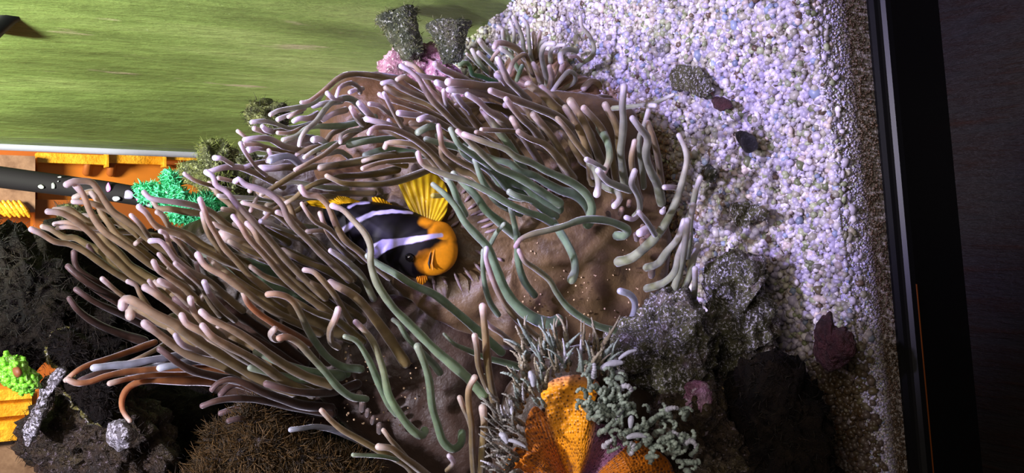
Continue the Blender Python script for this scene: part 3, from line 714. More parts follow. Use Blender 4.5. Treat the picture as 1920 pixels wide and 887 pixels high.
for (nm, pts_, c_, d_, f_, b_, c1, c2, pc, nf_) in parts:
    attach(blob(nm, pts_, c_, d_, f_, b_, M_DISC, 120, 34, .003, 30, .0012, 120, colfn=dcol(c1, c2, pc), folds=fold(pc, .004, nf_)), an)
TXT1 = """# layer|class|wtip|wbase|points tip->base
1 L 12 14|125,346 142,340 169,341 182,353 197,377 212,397 234,412 259,431 279,449 310,470 345,495 380,530
1 L 12 15|142,347 157,367 167,392 179,414 197,435 224,454 254,474 283,496 314,514 354,549 393,579
2 L 10 13|138,378 165,380 190,388 215,402 240,422 275,448
3 L 8 9|102,420 125,417 160,426 200,430 250,435 305,442
3 L 8 9|108,428 130,426 170,432 230,436 290,441 330,450
1 L 12 17|90,397 108,398 122,402 147,417 172,439 194,464 214,483 239,508 257,522 285,540 330,565
2 L 11 14|59,430 78,438 103,453 130,458 157,470 184,489 211,508 250,530
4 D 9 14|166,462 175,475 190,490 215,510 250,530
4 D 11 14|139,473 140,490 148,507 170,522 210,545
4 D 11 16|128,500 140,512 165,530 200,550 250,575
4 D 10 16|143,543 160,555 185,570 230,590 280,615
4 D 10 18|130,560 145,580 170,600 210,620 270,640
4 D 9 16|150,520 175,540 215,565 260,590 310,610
3 L 9 10|192,523 207,536 225,551 250,568 280,590
3 L 9 10|240,528 255,535 262,550 272,565 290,590
0 L 17 22|230,574 232,564 244,562 267,574 294,591 329,608 358,631 395,655 440,682 490,712 550,735
1 L 13 20|272,539 289,549 314,566 339,586 362,603 405,628 460,660
2 L 9 10|280,527 287,537 300,552 320,570
1 L 12 18|300,527 319,537 339,554 357,571 385,592 425,622
1 L 10 16|288,491 297,507 319,522 344,539 362,556 395,582 430,610
1 L 12 16|357,560 361,579 373,596 400,620 440,645
0 L 12 18|341,592 351,608 376,621 391,631 425,652 465,677 510,700
0 L 12 20|378,585 393,598 411,606 451,627 488,652 525,679 572,705 620,722
0 L 13 20|380,611 399,632 428,649 463,667 498,689 533,714 585,738
1 V 10 16|329,629 339,644 359,654 394,664 433,672 473,684 525,702
1 L 15 22|272,607 290,620 312,637 339,656 362,668 390,677 420,687 453,699 488,721 545,745
2 B 13 15|176,690 206,686 243,683 284,675 319,670 350,664 380,670
2 B 12 16|300,690 330,684 352,680 375,676 400,680
3 L 8 11|233,683 260,672 292,656 315,643 340,640
2 O 9 13|123,713 141,698 162,686 195,675 243,659 290,642
1 O 11 15|128,712 143,718 168,716 200,705 233,698 270,694 319,691 390,692 450,700
2 O 10 13|206,719 233,712 260,707 297,703 350,700 420,702
2 O 8 20|243,789 230,770 229,748 240,728 262,716 292,712 345,714 410,715
3 D 10 12|150,714 175,703 210,695 250,690
2 D 10 20|398,730 412,717 437,712 470,724 498,737 560,758 620,765
2 D 11 18|380,761 409,751 445,747 493,751 560,765 620,775
3 D 10 14|429,789 448,785 476,786 520,790 560,795
3 B 9 13|545,806 570,803 592,800 624,806 656,819 690,835
1 T 10 15|603,770 620,788 642,806 672,823 704,841 738,858 762,872 780,895
2 G 7 9|662,853 689,854 719,856 745,862
1 T 12 16|710,838 734,841 753,855 778,873 806,895
2 T 9 10|719,807 731,823 743,836 765,862
1 CO 11 16|502,552 517,551 539,557 554,572 566,594 579,621 598,651 618,673 643,688 676,692
0 T 11 15|515,617 508,626 514,635 526,636
0 CL 13 15|524,634 539,632 561,644 583,668 608,695 632,724 659,744 686,748
1 O 10 16|456,546 464,567 484,587 512,606 539,621 580,645
1 L 12 16|371,478 386,499 418,517 453,542 480,562 509,581 545,600 600,625
2 T 10 13|571,506 588,510 606,527 628,554 650,592 665,615
0 L 12 14|634,580 628,599 619,619 621,641 634,651
1 G 9 17|647,631 668,639 685,663 697,687 714,727 731,759 745,775
1 TG 11 17|667,604 687,624 702,646 712,673 720,700 729,741 748,774 768,801 788,817 796,808
0 L 11 15|564,352 574,365 596,368 613,382 623,404 633,427 648,451 673,471 692,488 730,520
0 TG 10 20|623,386 643,394 663,414 685,439 695,464 695,494 704,525 717,549 739,579 766,606 794,634 818,658 851,686 880,712 905,740
1 G 12 18|690,480 709,495 739,512 776,535 814,552 846,577 878,604 900,624 940,660
2 G 8 15|737,600 749,609 764,634 789,659 812,682 824,698
1 G 14 16|783,650 796,682 805,717 810,761 820,796 830,826 848,842 864,832 866,812
2 G 6 15|832,626 852,645 874,655 909,670 943,679 976,689
0 T 11 12|890,630 894,652 896,680 903,704 916,732
0 T 13 17|905,575 907,599 910,629 914,678 919,714 926,749 932,780
0 T 12 13|890,708 879,729 879,759 884,794 885,833 889,895
1 T 10 10|862,746 869,764 877,781 884,806
2 V 9 12|908,600 920,613 938,624 953,637 978,659
2 G 9 10|909,705 912,722 920,744 928,762
3 V 9 9|842,855 850,868 838,882
2 T 14 16|905,765 908,800 905,840 902,895
0 V 9 14|912,466 911,485 920,514 932,544 949,574 972,601 999,626 1025,645
1 G 9 24|812,346 835,365 854,387 872,417 892,439 911,459 921,478 932,509 947,544 972,576 1001,597 1029,606 1046,600
2 G 8 12|906,470 905,500 910,539 920,569 934,590
0 TG 9 15|973,470 984,490 1004,504 1029,524 1044,549 1063,574 1088,594 1120,611 1158,622
2 G 9 15|956,385 963,414 968,439 970,475 974,502 984,529 1002,553
1 G 16 15|1072,524 1078,508 1076,485 1066,462 1053,440 1035,412
0 TG 9 17|967,462 976,449 998,439 1028,432 1058,424 1085,414 1110,411 1139,414 1164,423 1177,432 1170,442 1157,442
0 TG 10 17|870,252 892,260 917,269 947,279 967,294 994,304 1021,319 1048,331 1078,346 1101,366 1110,388 1107,403
1 G 10 17|845,243 858,268 876,283 903,300 918,312 934,331 952,352 984,362
0 TG 10 19|858,246 872,258 887,272 910,294 932,314 959,326 984,339 1009,356 1048,381
1 L 9 15|822,236 826,256 829,274 843,291 868,306 885,314 905,331 926,352 948,366
0 TG 10 15|784,288 789,303 802,314 839,329 867,337 897,350 929,367 954,382 986,397 1016,407 1042,423
2 G 10 20|850,325 867,342 892,367 911,394 934,414 966,440
2 G 11 14|837,332 849,352 857,372 872,402
2 G 11 15|955,360 968,367 998,377 1018,392 1042,405
2 G 8 10|945,420 930,438 918,460 905,475
2 Y 9 8|812,367 822,367 838,366
1 T 10 17|972,247 994,260 1019,269 1039,287 1056,309 1074,335
1 T 9 14|1045,222 1061,240 1078,264 1096,287 1108,302 1114,330
2 T 14 17|1070,190 1093,225 1108,257 1120,284 1130,312 1136,335
1 P 13 16|1170,163 1167,197 1169,229 1167,259 1164,284 1167,314 1172,350
1 P 12 18|1186,222 1199,239 1214,259 1211,289 1219,319 1233,348 1240,380
2 P 9 12|1217,203 1209,232 1199,257 1199,284 1204,314 1207,350
1 P 8 10|1229,198 1209,197 1179,200 1150,203
2 P 6 9|1263,177 1243,187 1225,195
1 P 9 20|1273,254 1283,274 1288,299 1281,334 1274,360 1266,382 1253,409 1234,439 1209,464 1184,484 1160,491
2 P 12 15|1283,415 1271,447 1251,471 1234,494 1212,502
2 P 13 15|1290,440 1273,479 1266,509 1243,531 1213,541
1 P 12 15|1289,414 1286,444 1281,479 1273,514 1262,548
2 P 11 14|1300,385 1295,410 1292,450 1288,480
1 P 11 12|1303,504 1303,533 1300,562
2 P 10 16|1308,459 1298,494 1291,523 1276,550
3 P 10 14|1313,334 1305,356 1299,385 1292,410
0 P 10 11|1198,398 1214,417 1228,440
0 P 11 12|1190,321 1184,343 1194,363 1199,378 1199,394 1190,405
0 P 10 9|1100,299 1115,306 1134,317
0 P 13 14|1122,320 1137,338 1157,348 1181,357
1 P 11 12|1152,386 1162,374 1157,360 1139,354 1125,345
1 P 13 12|1119,364 1122,345 1116,320 1104,305
1 V 10 10|1174,408 1187,411 1197,402
2 B 12 14|1163,546 1182,553 1191,571 1186,594 1174,613
1 P 11 6|1242,397 1246,390
2 V 10 11|1246,351 1260,351 1276,354
2 V 14 16|1200,437 1212,430 1222,430
0 V 9 14|752,124 767,132 784,147 796,167 811,189 829,207 846,224 863,239 890,247
1 V 9 13|717,156 734,153 747,162 772,174 796,184 819,197 840,215
1 L 9 13|712,177 734,187 764,197 794,207 819,219 843,231 868,247
1 V 9 11|693,195 710,198 724,209 736,215 752,225
0 V 8 10|720,175 732,199 742,217 753,236
0 V 11 13|748,212 772,215 794,218 814,224 834,236 860,250
0 V 10 12|786,224 801,219 814,226
1 V 11 14|687,223 710,229 734,236 767,244 789,261 814,283 835,305
2 V 8 10|729,226 739,239 755,247
0 L 9 15|692,250 700,240 729,240 759,251 784,266 809,288 829,311 850,330
1 L 12 15|816,120 834,132 856,142 876,152 905,167
0 L 14 22|841,154 871,157 903,162 933,164 965,180
1 V 9 12|779,140 804,145 834,150 850,155
1 V 12 13|819,155 838,161 866,170
0 V 10 12|841,168 871,172 903,174 933,184 952,194
1 V 10 17|876,177 896,189 915,207 938,221 962,238 985,262
0 L 12 18|920,170 944,179 977,191 1009,203 1043,218 1070,240
0 L 10 15|949,186 964,206 979,223 996,238 1015,262
2 T 14 22|991,159 1019,179 1043,203 1073,226 1096,262
0 V 11 14|933,111 944,132 952,149 969,166 992,188
1 V 10 11|931,141 942,149 954,168
1 L 9 9|832,170 834,185 838,200
1 V 13 9|853,174 866,194 879,206 881,212
1 T 8 10|903,243 923,244 960,246 985,250
0 T 8 9|893,248 905,251 925,262 940,275
1 L 10 15|795,160 811,174 831,192 853,214 873,239 890,255
2 G 12 15|784,248 804,238 824,235
2 G 12 15|655,272 690,264 727,261 769,266 800,272
2 G 11 13|799,261 834,271 860,278 885,290
2 OL 12 15|600,315 640,308 690,299 727,300 760,310
1 T 8 10|680,316 710,306 742,302 777,300
1 OL 9 15|613,330 628,337 648,344 700,346 740,341 775,330 805,318
2 OL 8 15|534,382 554,370 571,355 593,344 618,337 648,331 698,327 745,318
0 T 8 11|554,318 578,306 606,291 628,274 650,259 673,244 698,231
1 OL 9 16|490,365 504,357 534,338 559,323 586,313 623,311 660,306 698,298 740,290
1 P 9 9|489,415 504,419 529,429 559,439 590,450
2 T 7 9|492,413 512,394 536,380 556,368
0 V 10 16|441,340 448,336 462,347 487,355 509,365 529,384 539,407 554,427 574,446 598,471 623,494 655,525
0 V 10 15|387,323 400,332 405,347 425,360 445,384 467,407 487,429 509,454 531,481 554,506 576,528 610,558
1 V 10 15|270,361 283,372 311,377 343,381 375,389 398,399 425,422 452,438 490,460
0 L 10 15|437,406 452,424 464,444 484,466 507,491 524,511 554,540 583,562 625,592
0 L 10 14|375,374 383,394 393,419 405,439 420,464 445,491 467,516 492,536 535,570
0 L 11 14|261,388 274,399 288,419 305,430 339,442 368,462 403,480 425,491 460,505
0 L 9 13|301,434 311,439 318,461 333,488 352,512
1 L 9 12|314,432 325,445 339,457 354,475 370,490
0 V 10 15|282,452 299,452 314,467 329,487 354,507 391,527 418,551 455,582
1 L 9 12|298,477 311,492 334,512 359,532 373,554 398,582
1 L 9 14|329,494 359,519 378,537 393,564 413,590
2 L 8 8|368,494 373,512 385,530
1 V 11 13|383,529 393,551 413,576 440,600
1 L 8 11|246,404 262,420 280,445 290,458
2 T 8 9|254,457 265,448 272,442
0 T 8 12|566,382 579,402 593,417 616,429 636,449 658,469 682,490
2 T 8 9|576,434 603,433 623,441 636,459 650,476
1 T 8 8|410,334 437,340 462,350
2 P 8 10|410,367 445,370 487,373 507,377 531,393
1 L 7 9|346,326 365,338 392,347 430,356
0 V 10 9|403,296 416,297 426,303 436,309
1 V 10 14|392,322 419,314 449,314 476,324 506,337 530,350
2 T 7 8|470,395 480,375 490,360
1 L 7 14|565,192 579,190 598,177 613,165 636,146 660,139 700,142 740,155
0 P 8 10|507,215 524,207 554,202 579,197 596,187 606,172
1 P 8 9|521,224 539,217 565,210
1 T 7 9|541,219 554,212 571,203
0 P 8 14|561,272 564,259 574,244 593,227 608,207 623,192 648,184 668,192 685,211
1 P 8 9|472,229 494,227 517,232 539,240 560,238 590,230
2 T 10 10|477,241 495,247 514,246 549,244
1 V 9 12|492,237 498,243 508,246
1 T 7 9|521,249 544,249 569,239 600,229
1 T 7 7|446,246 459,256 474,266 486,270
0 V 10 14|459,262 479,259 507,261 531,274 561,281 595,285
0 V 8 8|451,269 457,281 469,299 482,316 499,329
1 T 8 9|457,271 484,271 509,279 549,286
2 V 13 14|467,281 484,276 502,279
1 B 13 14|507,300 524,294 544,294 560,307
2 V 13 14|489,316 514,316 539,313 565,318
1 L 8 8|504,282 507,292 501,302
2 V 8 9|457,314 479,306 504,303
1 PG 8 12|571,295 588,284 611,274 631,269 660,264 700,259
1 P 13 12|588,262 598,261 612,270
1 PG 8 14|531,262 554,256 574,241 593,237 623,237 653,234 680,227 702,220
1 P 7 8|638,267 639,254 653,246 675,243
0 V 7 10|631,180 638,163 658,156 672,164 675,173
1 V 9 9|614,175 625,184 640,186
1 V 8 9|656,173 668,168 680,166
1 L 9 14|658,202 668,219 680,232
1 V 10 15|673,194 690,212 700,224
1 V 10 13|606,224 623,214 648,206
1 V 9 13|551,227 561,222 579,222 595,214
2 P 9 12|588,199 611,194 640,190
2 P 9 11|598,290 618,288 638,284 656,296
2 P 10 14|620,470 650,490 680,520 700,560
4 G 20 28|380,470 440,490 500,505 560,520
4 G 22 30|400,505 460,520 520,540 600,560
3 T 22 28|420,440 470,470 540,500 600,530
4 T 24 30|480,560 540,580 600,610 660,630
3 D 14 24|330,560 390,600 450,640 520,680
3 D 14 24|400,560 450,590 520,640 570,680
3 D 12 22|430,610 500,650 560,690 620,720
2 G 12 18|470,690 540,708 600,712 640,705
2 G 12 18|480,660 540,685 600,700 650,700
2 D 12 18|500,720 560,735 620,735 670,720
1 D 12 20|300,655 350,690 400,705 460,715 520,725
3 T 14 22|620,530 670,560 720,620 760,680
2 T 12 16|1000,215 1030,250 1055,290 1070,332
2 T 12 16|1095,203 1125,237 1145,282 1155,332
3 T 12 18|1060,202 1090,250 1105,300 1112,342
3 T 12 18|1135,197 1157,240 1162,290 1167,335
2 T 10 15|1190,265 1184,300 1192,350 1200,375
2 T 12 17|960,222 985,262 1010,302 1022,342
2 T 11 16|928,215 950,250 975,292 990,322
3 T 12 18|1022,192 1050,222 1077,262 1092,302
2 TG 12 18|905,205 930,240 960,280 985,325
2 TG 11 16|1128,330 1142,300 1140,270 1125,240
2 G 10 16|890,300 905,340 935,380 975,400
2 T 10 15|1215,230 1228,270 1236,310 1240,350
3 T 12 18|850,180 880,215 905,250 930,290
2 OL 9 15|418,392 445,398 475,412 505,430 540,455
2 T 9 15|400,420 430,432 465,448 500,470 540,490
2 OL 9 15|430,452 460,468 495,482 530,495 570,520
2 T 8 13|455,380 485,388 515,400 545,425 575,460
3 OL 10 17|440,420 480,440 520,462 560,482 600,500
2 T 9 14|520,398 550,410 580,440 610,470
3 OL 10 16|500,420 540,440 590,455 640,490
2 T 9 15|470,500 500,520 540,535 590,560
3 OL 11 17|530,470 570,490 620,510 670,545
2 T 9 14|600,400 612,430 630,455 660,485
3 T 10 16|560,520 600,540 640,570 680,600
2 OL 10 16|545,560 590,585 630,600 680,640
3 T 9 14|560,345 600,350 640,362 700,362
3 OL 9 14|500,385 540,372 590,370 650,366
2 P 8 12|520,345 560,342 600,350 650,355
"""
TXT2 = """1 P 7 9|962,32 972,50 979,70 983,96 990,120
1 P 7 9|979,35 989,47 991,70 994,96 998,120
2 P 7 8|957,42 964,60 964,82 972,105
2 PG 8 8|934,50 949,60 954,77 960,100
2 PG 7 8|942,57 944,75 950,95
1 PG 10 12|899,76 907,87 921,100 940,118
0 L 10 14|927,88 932,80 949,82 969,92 985,110
1 PG 8 10|939,92 957,102 964,117 975,135
1 T 8 9|937,92 925,107 920,124 921,141
1 PG 8 10|885,94 895,112 910,132 930,146
1 PG 8 9|897,99 912,112 930,130
2 PG 6 7|875,101 887,112 900,125
1 GG 8 11|862,122 873,116 882,126 885,139 900,143 915,149 934,155 960,165
0 T 9 10|954,136 964,114 984,102 992,119 1000,141
1 GG 8 9|969,150 973,138 979,124
2 P 8 9|1024,75 1011,82 1012,100 1018,120
0 P 9 12|1039,82 1022,84 1015,102 1020,127 1026,149 1024,170
2 P 7 9|1058,84 1042,86 1032,98 1032,115
0 P 10 11|1052,116 1051,102 1063,92 1080,96
1 L 6 7|1068,107 1080,106 1090,115
0 P 7 10|1088,32 1091,50 1105,67 1114,90 1109,107 1091,119 1079,130 1068,150
0 P 8 9|1034,174 1048,154 1066,134 1078,140 1077,154 1058,166 1043,176
1 T 9 16|1000,120 1010,140 1018,165
1 T 9 16|1030,125 1035,145 1030,168
2 T 8 14|1055,120 1050,140 1040,165
2 T 8 14|980,110 995,135 1008,160
2 T 8 12|1000,62 1003,82 1004,105
2 T 7 10|1012,60 1010,80 1008,105
1 T 9 9|1098,190 1112,184 1130,181 1152,186 1165,192
1 T 9 9|1112,198 1134,192 1160,198 1176,205
1 T 8 9|1072,194 1080,180 1094,176 1102,188
2 T 9 10|1040,187 1055,182 1072,184
2 T 12 16|1095,165 1110,152 1125,162 1130,180
"""
for ln in TXT1.strip().splitlines():
    if not ln.startswith('#'): tentacle(an, ln)
# the second and third ranks: shorter neighbours standing behind the front ones
fr2 = random.Random(21); base_lines = [l for l in TXT1.strip().splitlines() if not l.startswith('#')]
nfill = 0
for ln in base_lines:
    if nfill >= 296 - len(base_lines): break
    hd, ps_ = ln.split('|'); lay, cl, wt, wb = hd.split()
    pts_ = [tuple(map(float, q_.split(','))) for q_ in ps_.split()]
    L_ = sum(math.dist(pts_[i_], pts_[i_ + 1]) for i_ in range(len(pts_) - 1))
    mx_ = sum(p_[0] for p_ in pts_) / len(pts_); my_ = sum(p_[1] for p_ in pts_) / len(pts_)
    if L_ < 75 or int(lay) > 2 or cl in ('OL', 'CO', 'CL', 'O'): continue
    if 590 < mx_ < 1240 and 345 < my_ < 640 or mx_ > 1150 or (mx_ > 560 and my_ > 600): continue
    ox = fr2.uniform(10, 26) * fr2.choice((-1, 1)); oy = fr2.uniform(-16, 16); sh = fr2.uniform(8, 40)
    dx_, dy_ = pts_[-1][0] - pts_[0][0], pts_[-1][1] - pts_[0][1]; dl = math.hypot(dx_, dy_)
    new = []
    for i_, (x_, y_) in enumerate(pts_):
        k_ = 1 - i_ / (len(pts_) - 1)
        new.append('%.0f,%.0f' % (x_ + ox * .3 + dx_ / dl * sh * k_ - dy_ / dl * ox * .8 + fr2.uniform(-3, 3), y_ + oy * .3 + dy_ / dl * sh * k_ + dx_ / dl * ox * .8 + fr2.uniform(-3, 3)))
    ncl = {'V': 'T', 'L': 'T', 'TG': 'G'}.get(cl, cl)
    tentacle(an, '%d %s %.0f %.0f|%s' % (min(4, int(lay) + 2), ncl, float(wt) * .95, float(wb) * 1.15, ' '.join(new))); nfill += 1
# short tubercles ringing the mouth
rid = [(866, 362, 876, 352), (872, 378, 885, 363), (878, 392, 896, 380), (883, 404, 908, 393), (894, 418, 924, 409), (902, 427, 926, 419), (907, 437, 932, 430), (916, 398, 894, 404), (852, 514, 863, 536), (869, 502, 887, 526), (889, 493, 903, 508), (892, 470, 906, 478), (933, 484, 943, 490), (829, 521, 838, 533), (811, 523, 815, 535), (819, 560, 812, 525), (866, 545, 852, 512), (840, 412, 852, 398), (846, 425, 860, 415), (846, 399, 856, 388)]
for (x0, y0, x1, y1) in rid:
    n_ = 8; t = np.linspace(0, 1, n_); ps = np.array([P(x0 + (x1 - x0) * k, y0 + (y1 - y0) * k, .712 + .003 * abs(k - .5)) for k in t])
    rad = (1.2 + 1.8 * np.sin(np.pi * t)) * .712 / FPX
    V, F = tube_geo(*roundtip(ps, rad), 7); C_ = np.tile(lin((176, 156, 166)), (len(V), 1))
    attach(mesh_obj('tubercle', V, F, M_TENT, None, C_), an)
# small buds crowded at the margin
for k in range(26):
    x0, y0 = [(1000, 345), (1015, 352), (1030, 358), (1045, 352), (1060, 356), (972, 332), (984, 338), (1005, 330), (1150, 378), (1166, 392), (1180, 378), (1205, 425), (1215, 440), (1205, 452), (680, 756), (690, 770), (700, 784), (674, 738), (712, 798), (860, 300), (925, 335), (940, 345), (955, 338), (1140, 400), (1192, 440), (1222, 505)][k]
    r_ = rnd.uniform(4.5, 7); dx = rnd.uniform(-3, 3); a_ = P(x0, y0, .703); c_ = P(x0 + dx, y0 + r_ * 1.6, .709)
    V, F = tube_geo(*roundtip(np.linspace(a_, c_, 5), np.full(5, r_ * .7 / FPX)), 8); C_ = np.tile(lin((170, 142, 134) if k < 14 else (140, 124, 120)), (len(V), 1))
    attach(mesh_obj('bud', V, F, M_TENT, None, C_), an)
# pale specks on the disc
sp = [(1160, 460), (1168, 469), (1133, 495), (1152, 507), (1175, 505), (1123, 510), (1096, 530), (1100, 540), (1080, 536), (1058, 475), (984, 556), (1003, 577), (1028, 590), (996, 602), (1152, 488), (1076, 562), (1065, 548), (1175, 450), (940, 560), (700, 745), (760, 745), (765, 765), (770, 700), (780, 690), (662, 725), (650, 715)] + [(rnd.uniform(980, 1200), rnd.uniform(430, 600)) for _ in range(60)] + [(rnd.uniform(640, 800), rnd.uniform(640, 800)) for _ in range(50)]
pts = np.array([P(x, y, .7135 + .00002 * abs(x - 970)) for x, y in sp])
g = grains('specks', pts, rng.uniform(.0004, .0010, len(pts)), np.tile(lin((205, 175, 140)), (len(pts), 1)), M_VC); g['kind'] = 'stuff'; attach(g, an)

# ---------------------------------------------------------------- small anemone on the gravel behind
sa = thing('sea_anemone', 'small cream anemone with curly tentacles on the gravel behind the big one', 'anemone', ray_z(1020, 120))
attach(blob('oral_disc', [(945, 120), (965, 100), (995, 92), (1030, 96), (1060, 112), (1070, 140), (1055, 172), (1015, 190), (970, 180), (945, 150)], (1010, 140), .855, .018, .03, M_DISC, 90, 26, .002, 40, colfn=dcol((110, 84, 66), (170, 136, 108), (1020, 175)), folds=fold((1020, 175), .004, 11)), sa)
attach(blob('body_fold', [(1040, 160), (1070, 140), (1100, 142), (1125, 160), (1145, 185), (1140, 215), (1090, 215), (1050, 195)], (1095, 180), .835, .014, .02, M_DISC, 90, 26, .002, 40, colfn=dcol((90, 66, 44), (140, 108, 74), (1020, 200)), folds=fold((1020, 175), .004, 11)), sa)
for ln in TXT2.strip().splitlines(): tentacle(sa, ln, doff=.168)
# fan of pale ribs across its disc
for k in range(12):
    a_ = math.radians(-158 + k * 12.5); p0 = (1026 + 12 * math.cos(a_), 176 + 10 * math.sin(a_)); p1 = (1026 + 62 * math.cos(a_), 176 + 66 * math.sin(a_))
    ps = np.array([P(p0[0] + (p1[0] - p0[0]) * t, p0[1] + (p1[1] - p0[1]) * t, (.832) + .01 * t) for t in np.linspace(0, 1, 8)])
    V, F = tube_geo(*roundtip(ps, np.linspace(3.6, 5.5, 8) * .836 / FPX), 8); attach(mesh_obj('rib', V, F, M_TENT, None, np.tile(lin((186, 158, 134)), (len(V), 1))), sa)

# ---------------------------------------------------------------- clownfish
fish = thing('clownfish', 'black clownfish with white bars and yellow face nestling in the anemone', 'fish', P(740, 450, .70))
def segd(x, y, pl):
    best = (1e9, 0); acc = 0
    for i in range(len(pl) - 1):
        (x0, y0, w0), (x1, y1, w1) = pl[i], pl[i + 1]
        t = ((x - x0) * (x1 - x0) + (y - y0) * (y1 - y0)) / ((x1 - x0) ** 2 + (y1 - y0) ** 2); t = max(0, min(1, t))
        d_ = math.hypot(x - x0 - t * (x1 - x0), y - y0 - t * (y1 - y0)) - (w0 + (w1 - w0) * t)
        if d_ < best[0]: best = (d_, i + t)
    return best[0]
def sm(v, w_): return max(0., min(1., .5 - v / w_))
BK = lin((9, 5, 8)); WH = lin((206, 198, 246)); OR = lin((236, 150, 24)); YE = lin((240, 196, 20))
bar1 = [(700, 472, 13), (720, 460, 11), (748, 454, 7), (790, 447, 5.5), (827, 441, 3.5)]
bar2 = [(640, 436, 4.5), (668, 414, 4.5), (700, 400, 4), (735, 396, 3.5), (772, 399, 2.2)]
bar3 = [(655, 388, 3), (668, 381, 3), (692, 380, 2.5)]
def fcol(x, y, v):
    wob = 2.5 * noise.noise(Vector((x * .09, y * .09, 0)))
    # face and breast are orange: beyond a line running down behind the head bar
    o1 = max(-(x - 775) * .75 - (y - 520) * .1 + (x - 850) * .0 - 0, -(y - (455 + .0 * x)) ) if False else 0
    face = min(math.hypot((x - 822) / 1.0, (y - 482) / .88) - 44, math.hypot(x - 832, y - 436) - 27, math.hypot((x - 800) / 1.3, (y - 415)) - 10)
    under = segd(x, y, [(772, 402, 7), (790, 420, 6), (806, 434, 7), (832, 438, 10)])
    dark_patch = segd(x, y, [(716, 486, 16), (750, 480, 26), (782, 464, 14), (830, 446, 9)])
    c = BK.copy()
    f = sm(face + wob, 9); c = c * (1 - f) + OR * f
    f = sm(dark_patch + wob * 1.5, 12) * sm(-(under - 2), 2) ; c = c * (1 - f) + BK * f
    for br in (bar1, bar2, bar3):
        f = sm(segd(x, y, br) + wob * .5, 1.6); c = c * (1 - f) + WH * f
    sc_ = 1 + .10 * noise.noise(Vector((x * .25, y * .25, 0)))
    return c * sc_
body_o = [(606, 400), (612, 384), (628, 375), (655, 376), (690, 377), (735, 384), (775, 396), (812, 412), (840, 420), (856, 446), (858, 478), (848, 500), (828, 514), (804, 518), (780, 522), (752, 512), (728, 498), (700, 486), (672, 468), (640, 445), (618, 428)]
attach(blob('body', body_o, (745, 450), lambda x, y: .706 - (x - 745) * .00006, .017, .008, M_FISH, 260, 90, colfn=fcol, powr=1.0), fish)
def fin(name, pts_, c_, d_, th, c1, c2, nray, hub, segs=160):
    def cf(x, y, v):
        a_ = math.atan2(y - hub[1], x - hub[0]); k = .5 + .5 * math.sin(a_ * nray); return lin(c1) * (1 - k) + lin(c2) * k
    def fo(x, y, s):
        a_ = math.atan2(y - hub[1], x - hub[0]); return .0006 * math.sin(a_ * nray)
    attach(blob(name, pts_, c_, d_, th, th, M_TENT if name == 'pectoral_fin' else M_FISH, segs, 24, colfn=cf, folds=fo), fish)
fin('tail_fin', [(570, 379), (590, 374), (613, 369), (636, 366), (655, 371), (680, 381), (662, 388), (640, 386), (618, 392), (596, 388), (575, 384)], (630, 378), .706, .0012, (238, 190, 10), (206, 160, 4), 60, (660, 395))
fin('dorsal_fin', [(698, 370), (712, 371), (730, 380), (745, 392), (728, 392), (708, 386), (700, 380)], (718, 381), .708, .0012, (236, 184, 10), (190, 140, 8), 70, (740, 420))
fin('pectoral_fin', [(746, 342), (754, 332), (770, 326), (800, 322), (826, 334), (838, 355), (840, 384), (832, 408), (818, 420), (796, 424), (782, 414), (770, 396), (758, 372)], (796, 375), lambda x, y: .700 + .0001 * (420 - y), .0016, (240, 204, 20), (206, 170, 8), 46, (800, 440))
fin('pelvic_fin', [(782, 512), (798, 512), (802, 524), (792, 534), (782, 528)], (792, 522), .70, .002, (226, 150, 30), (190, 116, 20), 40, (792, 500), 60)
# black peduncle lobe, mouth, eye
attach(blob('tail_base', [(606, 395), (612, 380), (626, 375), (640, 382), (646, 398), (640, 415), (625, 425), (610, 415)], (626, 398), .712, .008, .006, M_FISH, 60, 20, colfn=lambda x, y, v: BK), fish)
ps = np.array([P(x_, y_, .6878) for x_, y_ in ((808, 474), (806, 484), (804, 494), (806, 503))]); V, F = tube_geo(*roundtip(ps, np.array([.0003, .0007, .0008, .0004])), 8)
attach(mesh_obj('mouth', V, F, M_VC, None, np.tile(lin((30, 8, 4)), (len(V), 1))), fish)
for sgn in (-1, 1):
    ps = np.array([P(x_ + sgn * 3, y_, .6886) for x_, y_ in ((812, 468), (809, 480), (807, 494), (809, 506))]); V, F = tube_geo(*roundtip(ps, np.array([.0004, .0008, .0008, .0004])), 8)
    attach(mesh_obj('lip', V, F, M_VC, None, np.tile(lin((230, 150, 40)), (len(V), 1))), fish)
em, _, eb = mat('fish_eye', lin((6, 4, 6)), .08, .8)
attach(blob('eye', [(760, 478), (768, 474), (776, 479), (777, 487), (769, 492), (761, 487)], (768, 483), .6895, .0028, .002, em, 32, 10), fish)

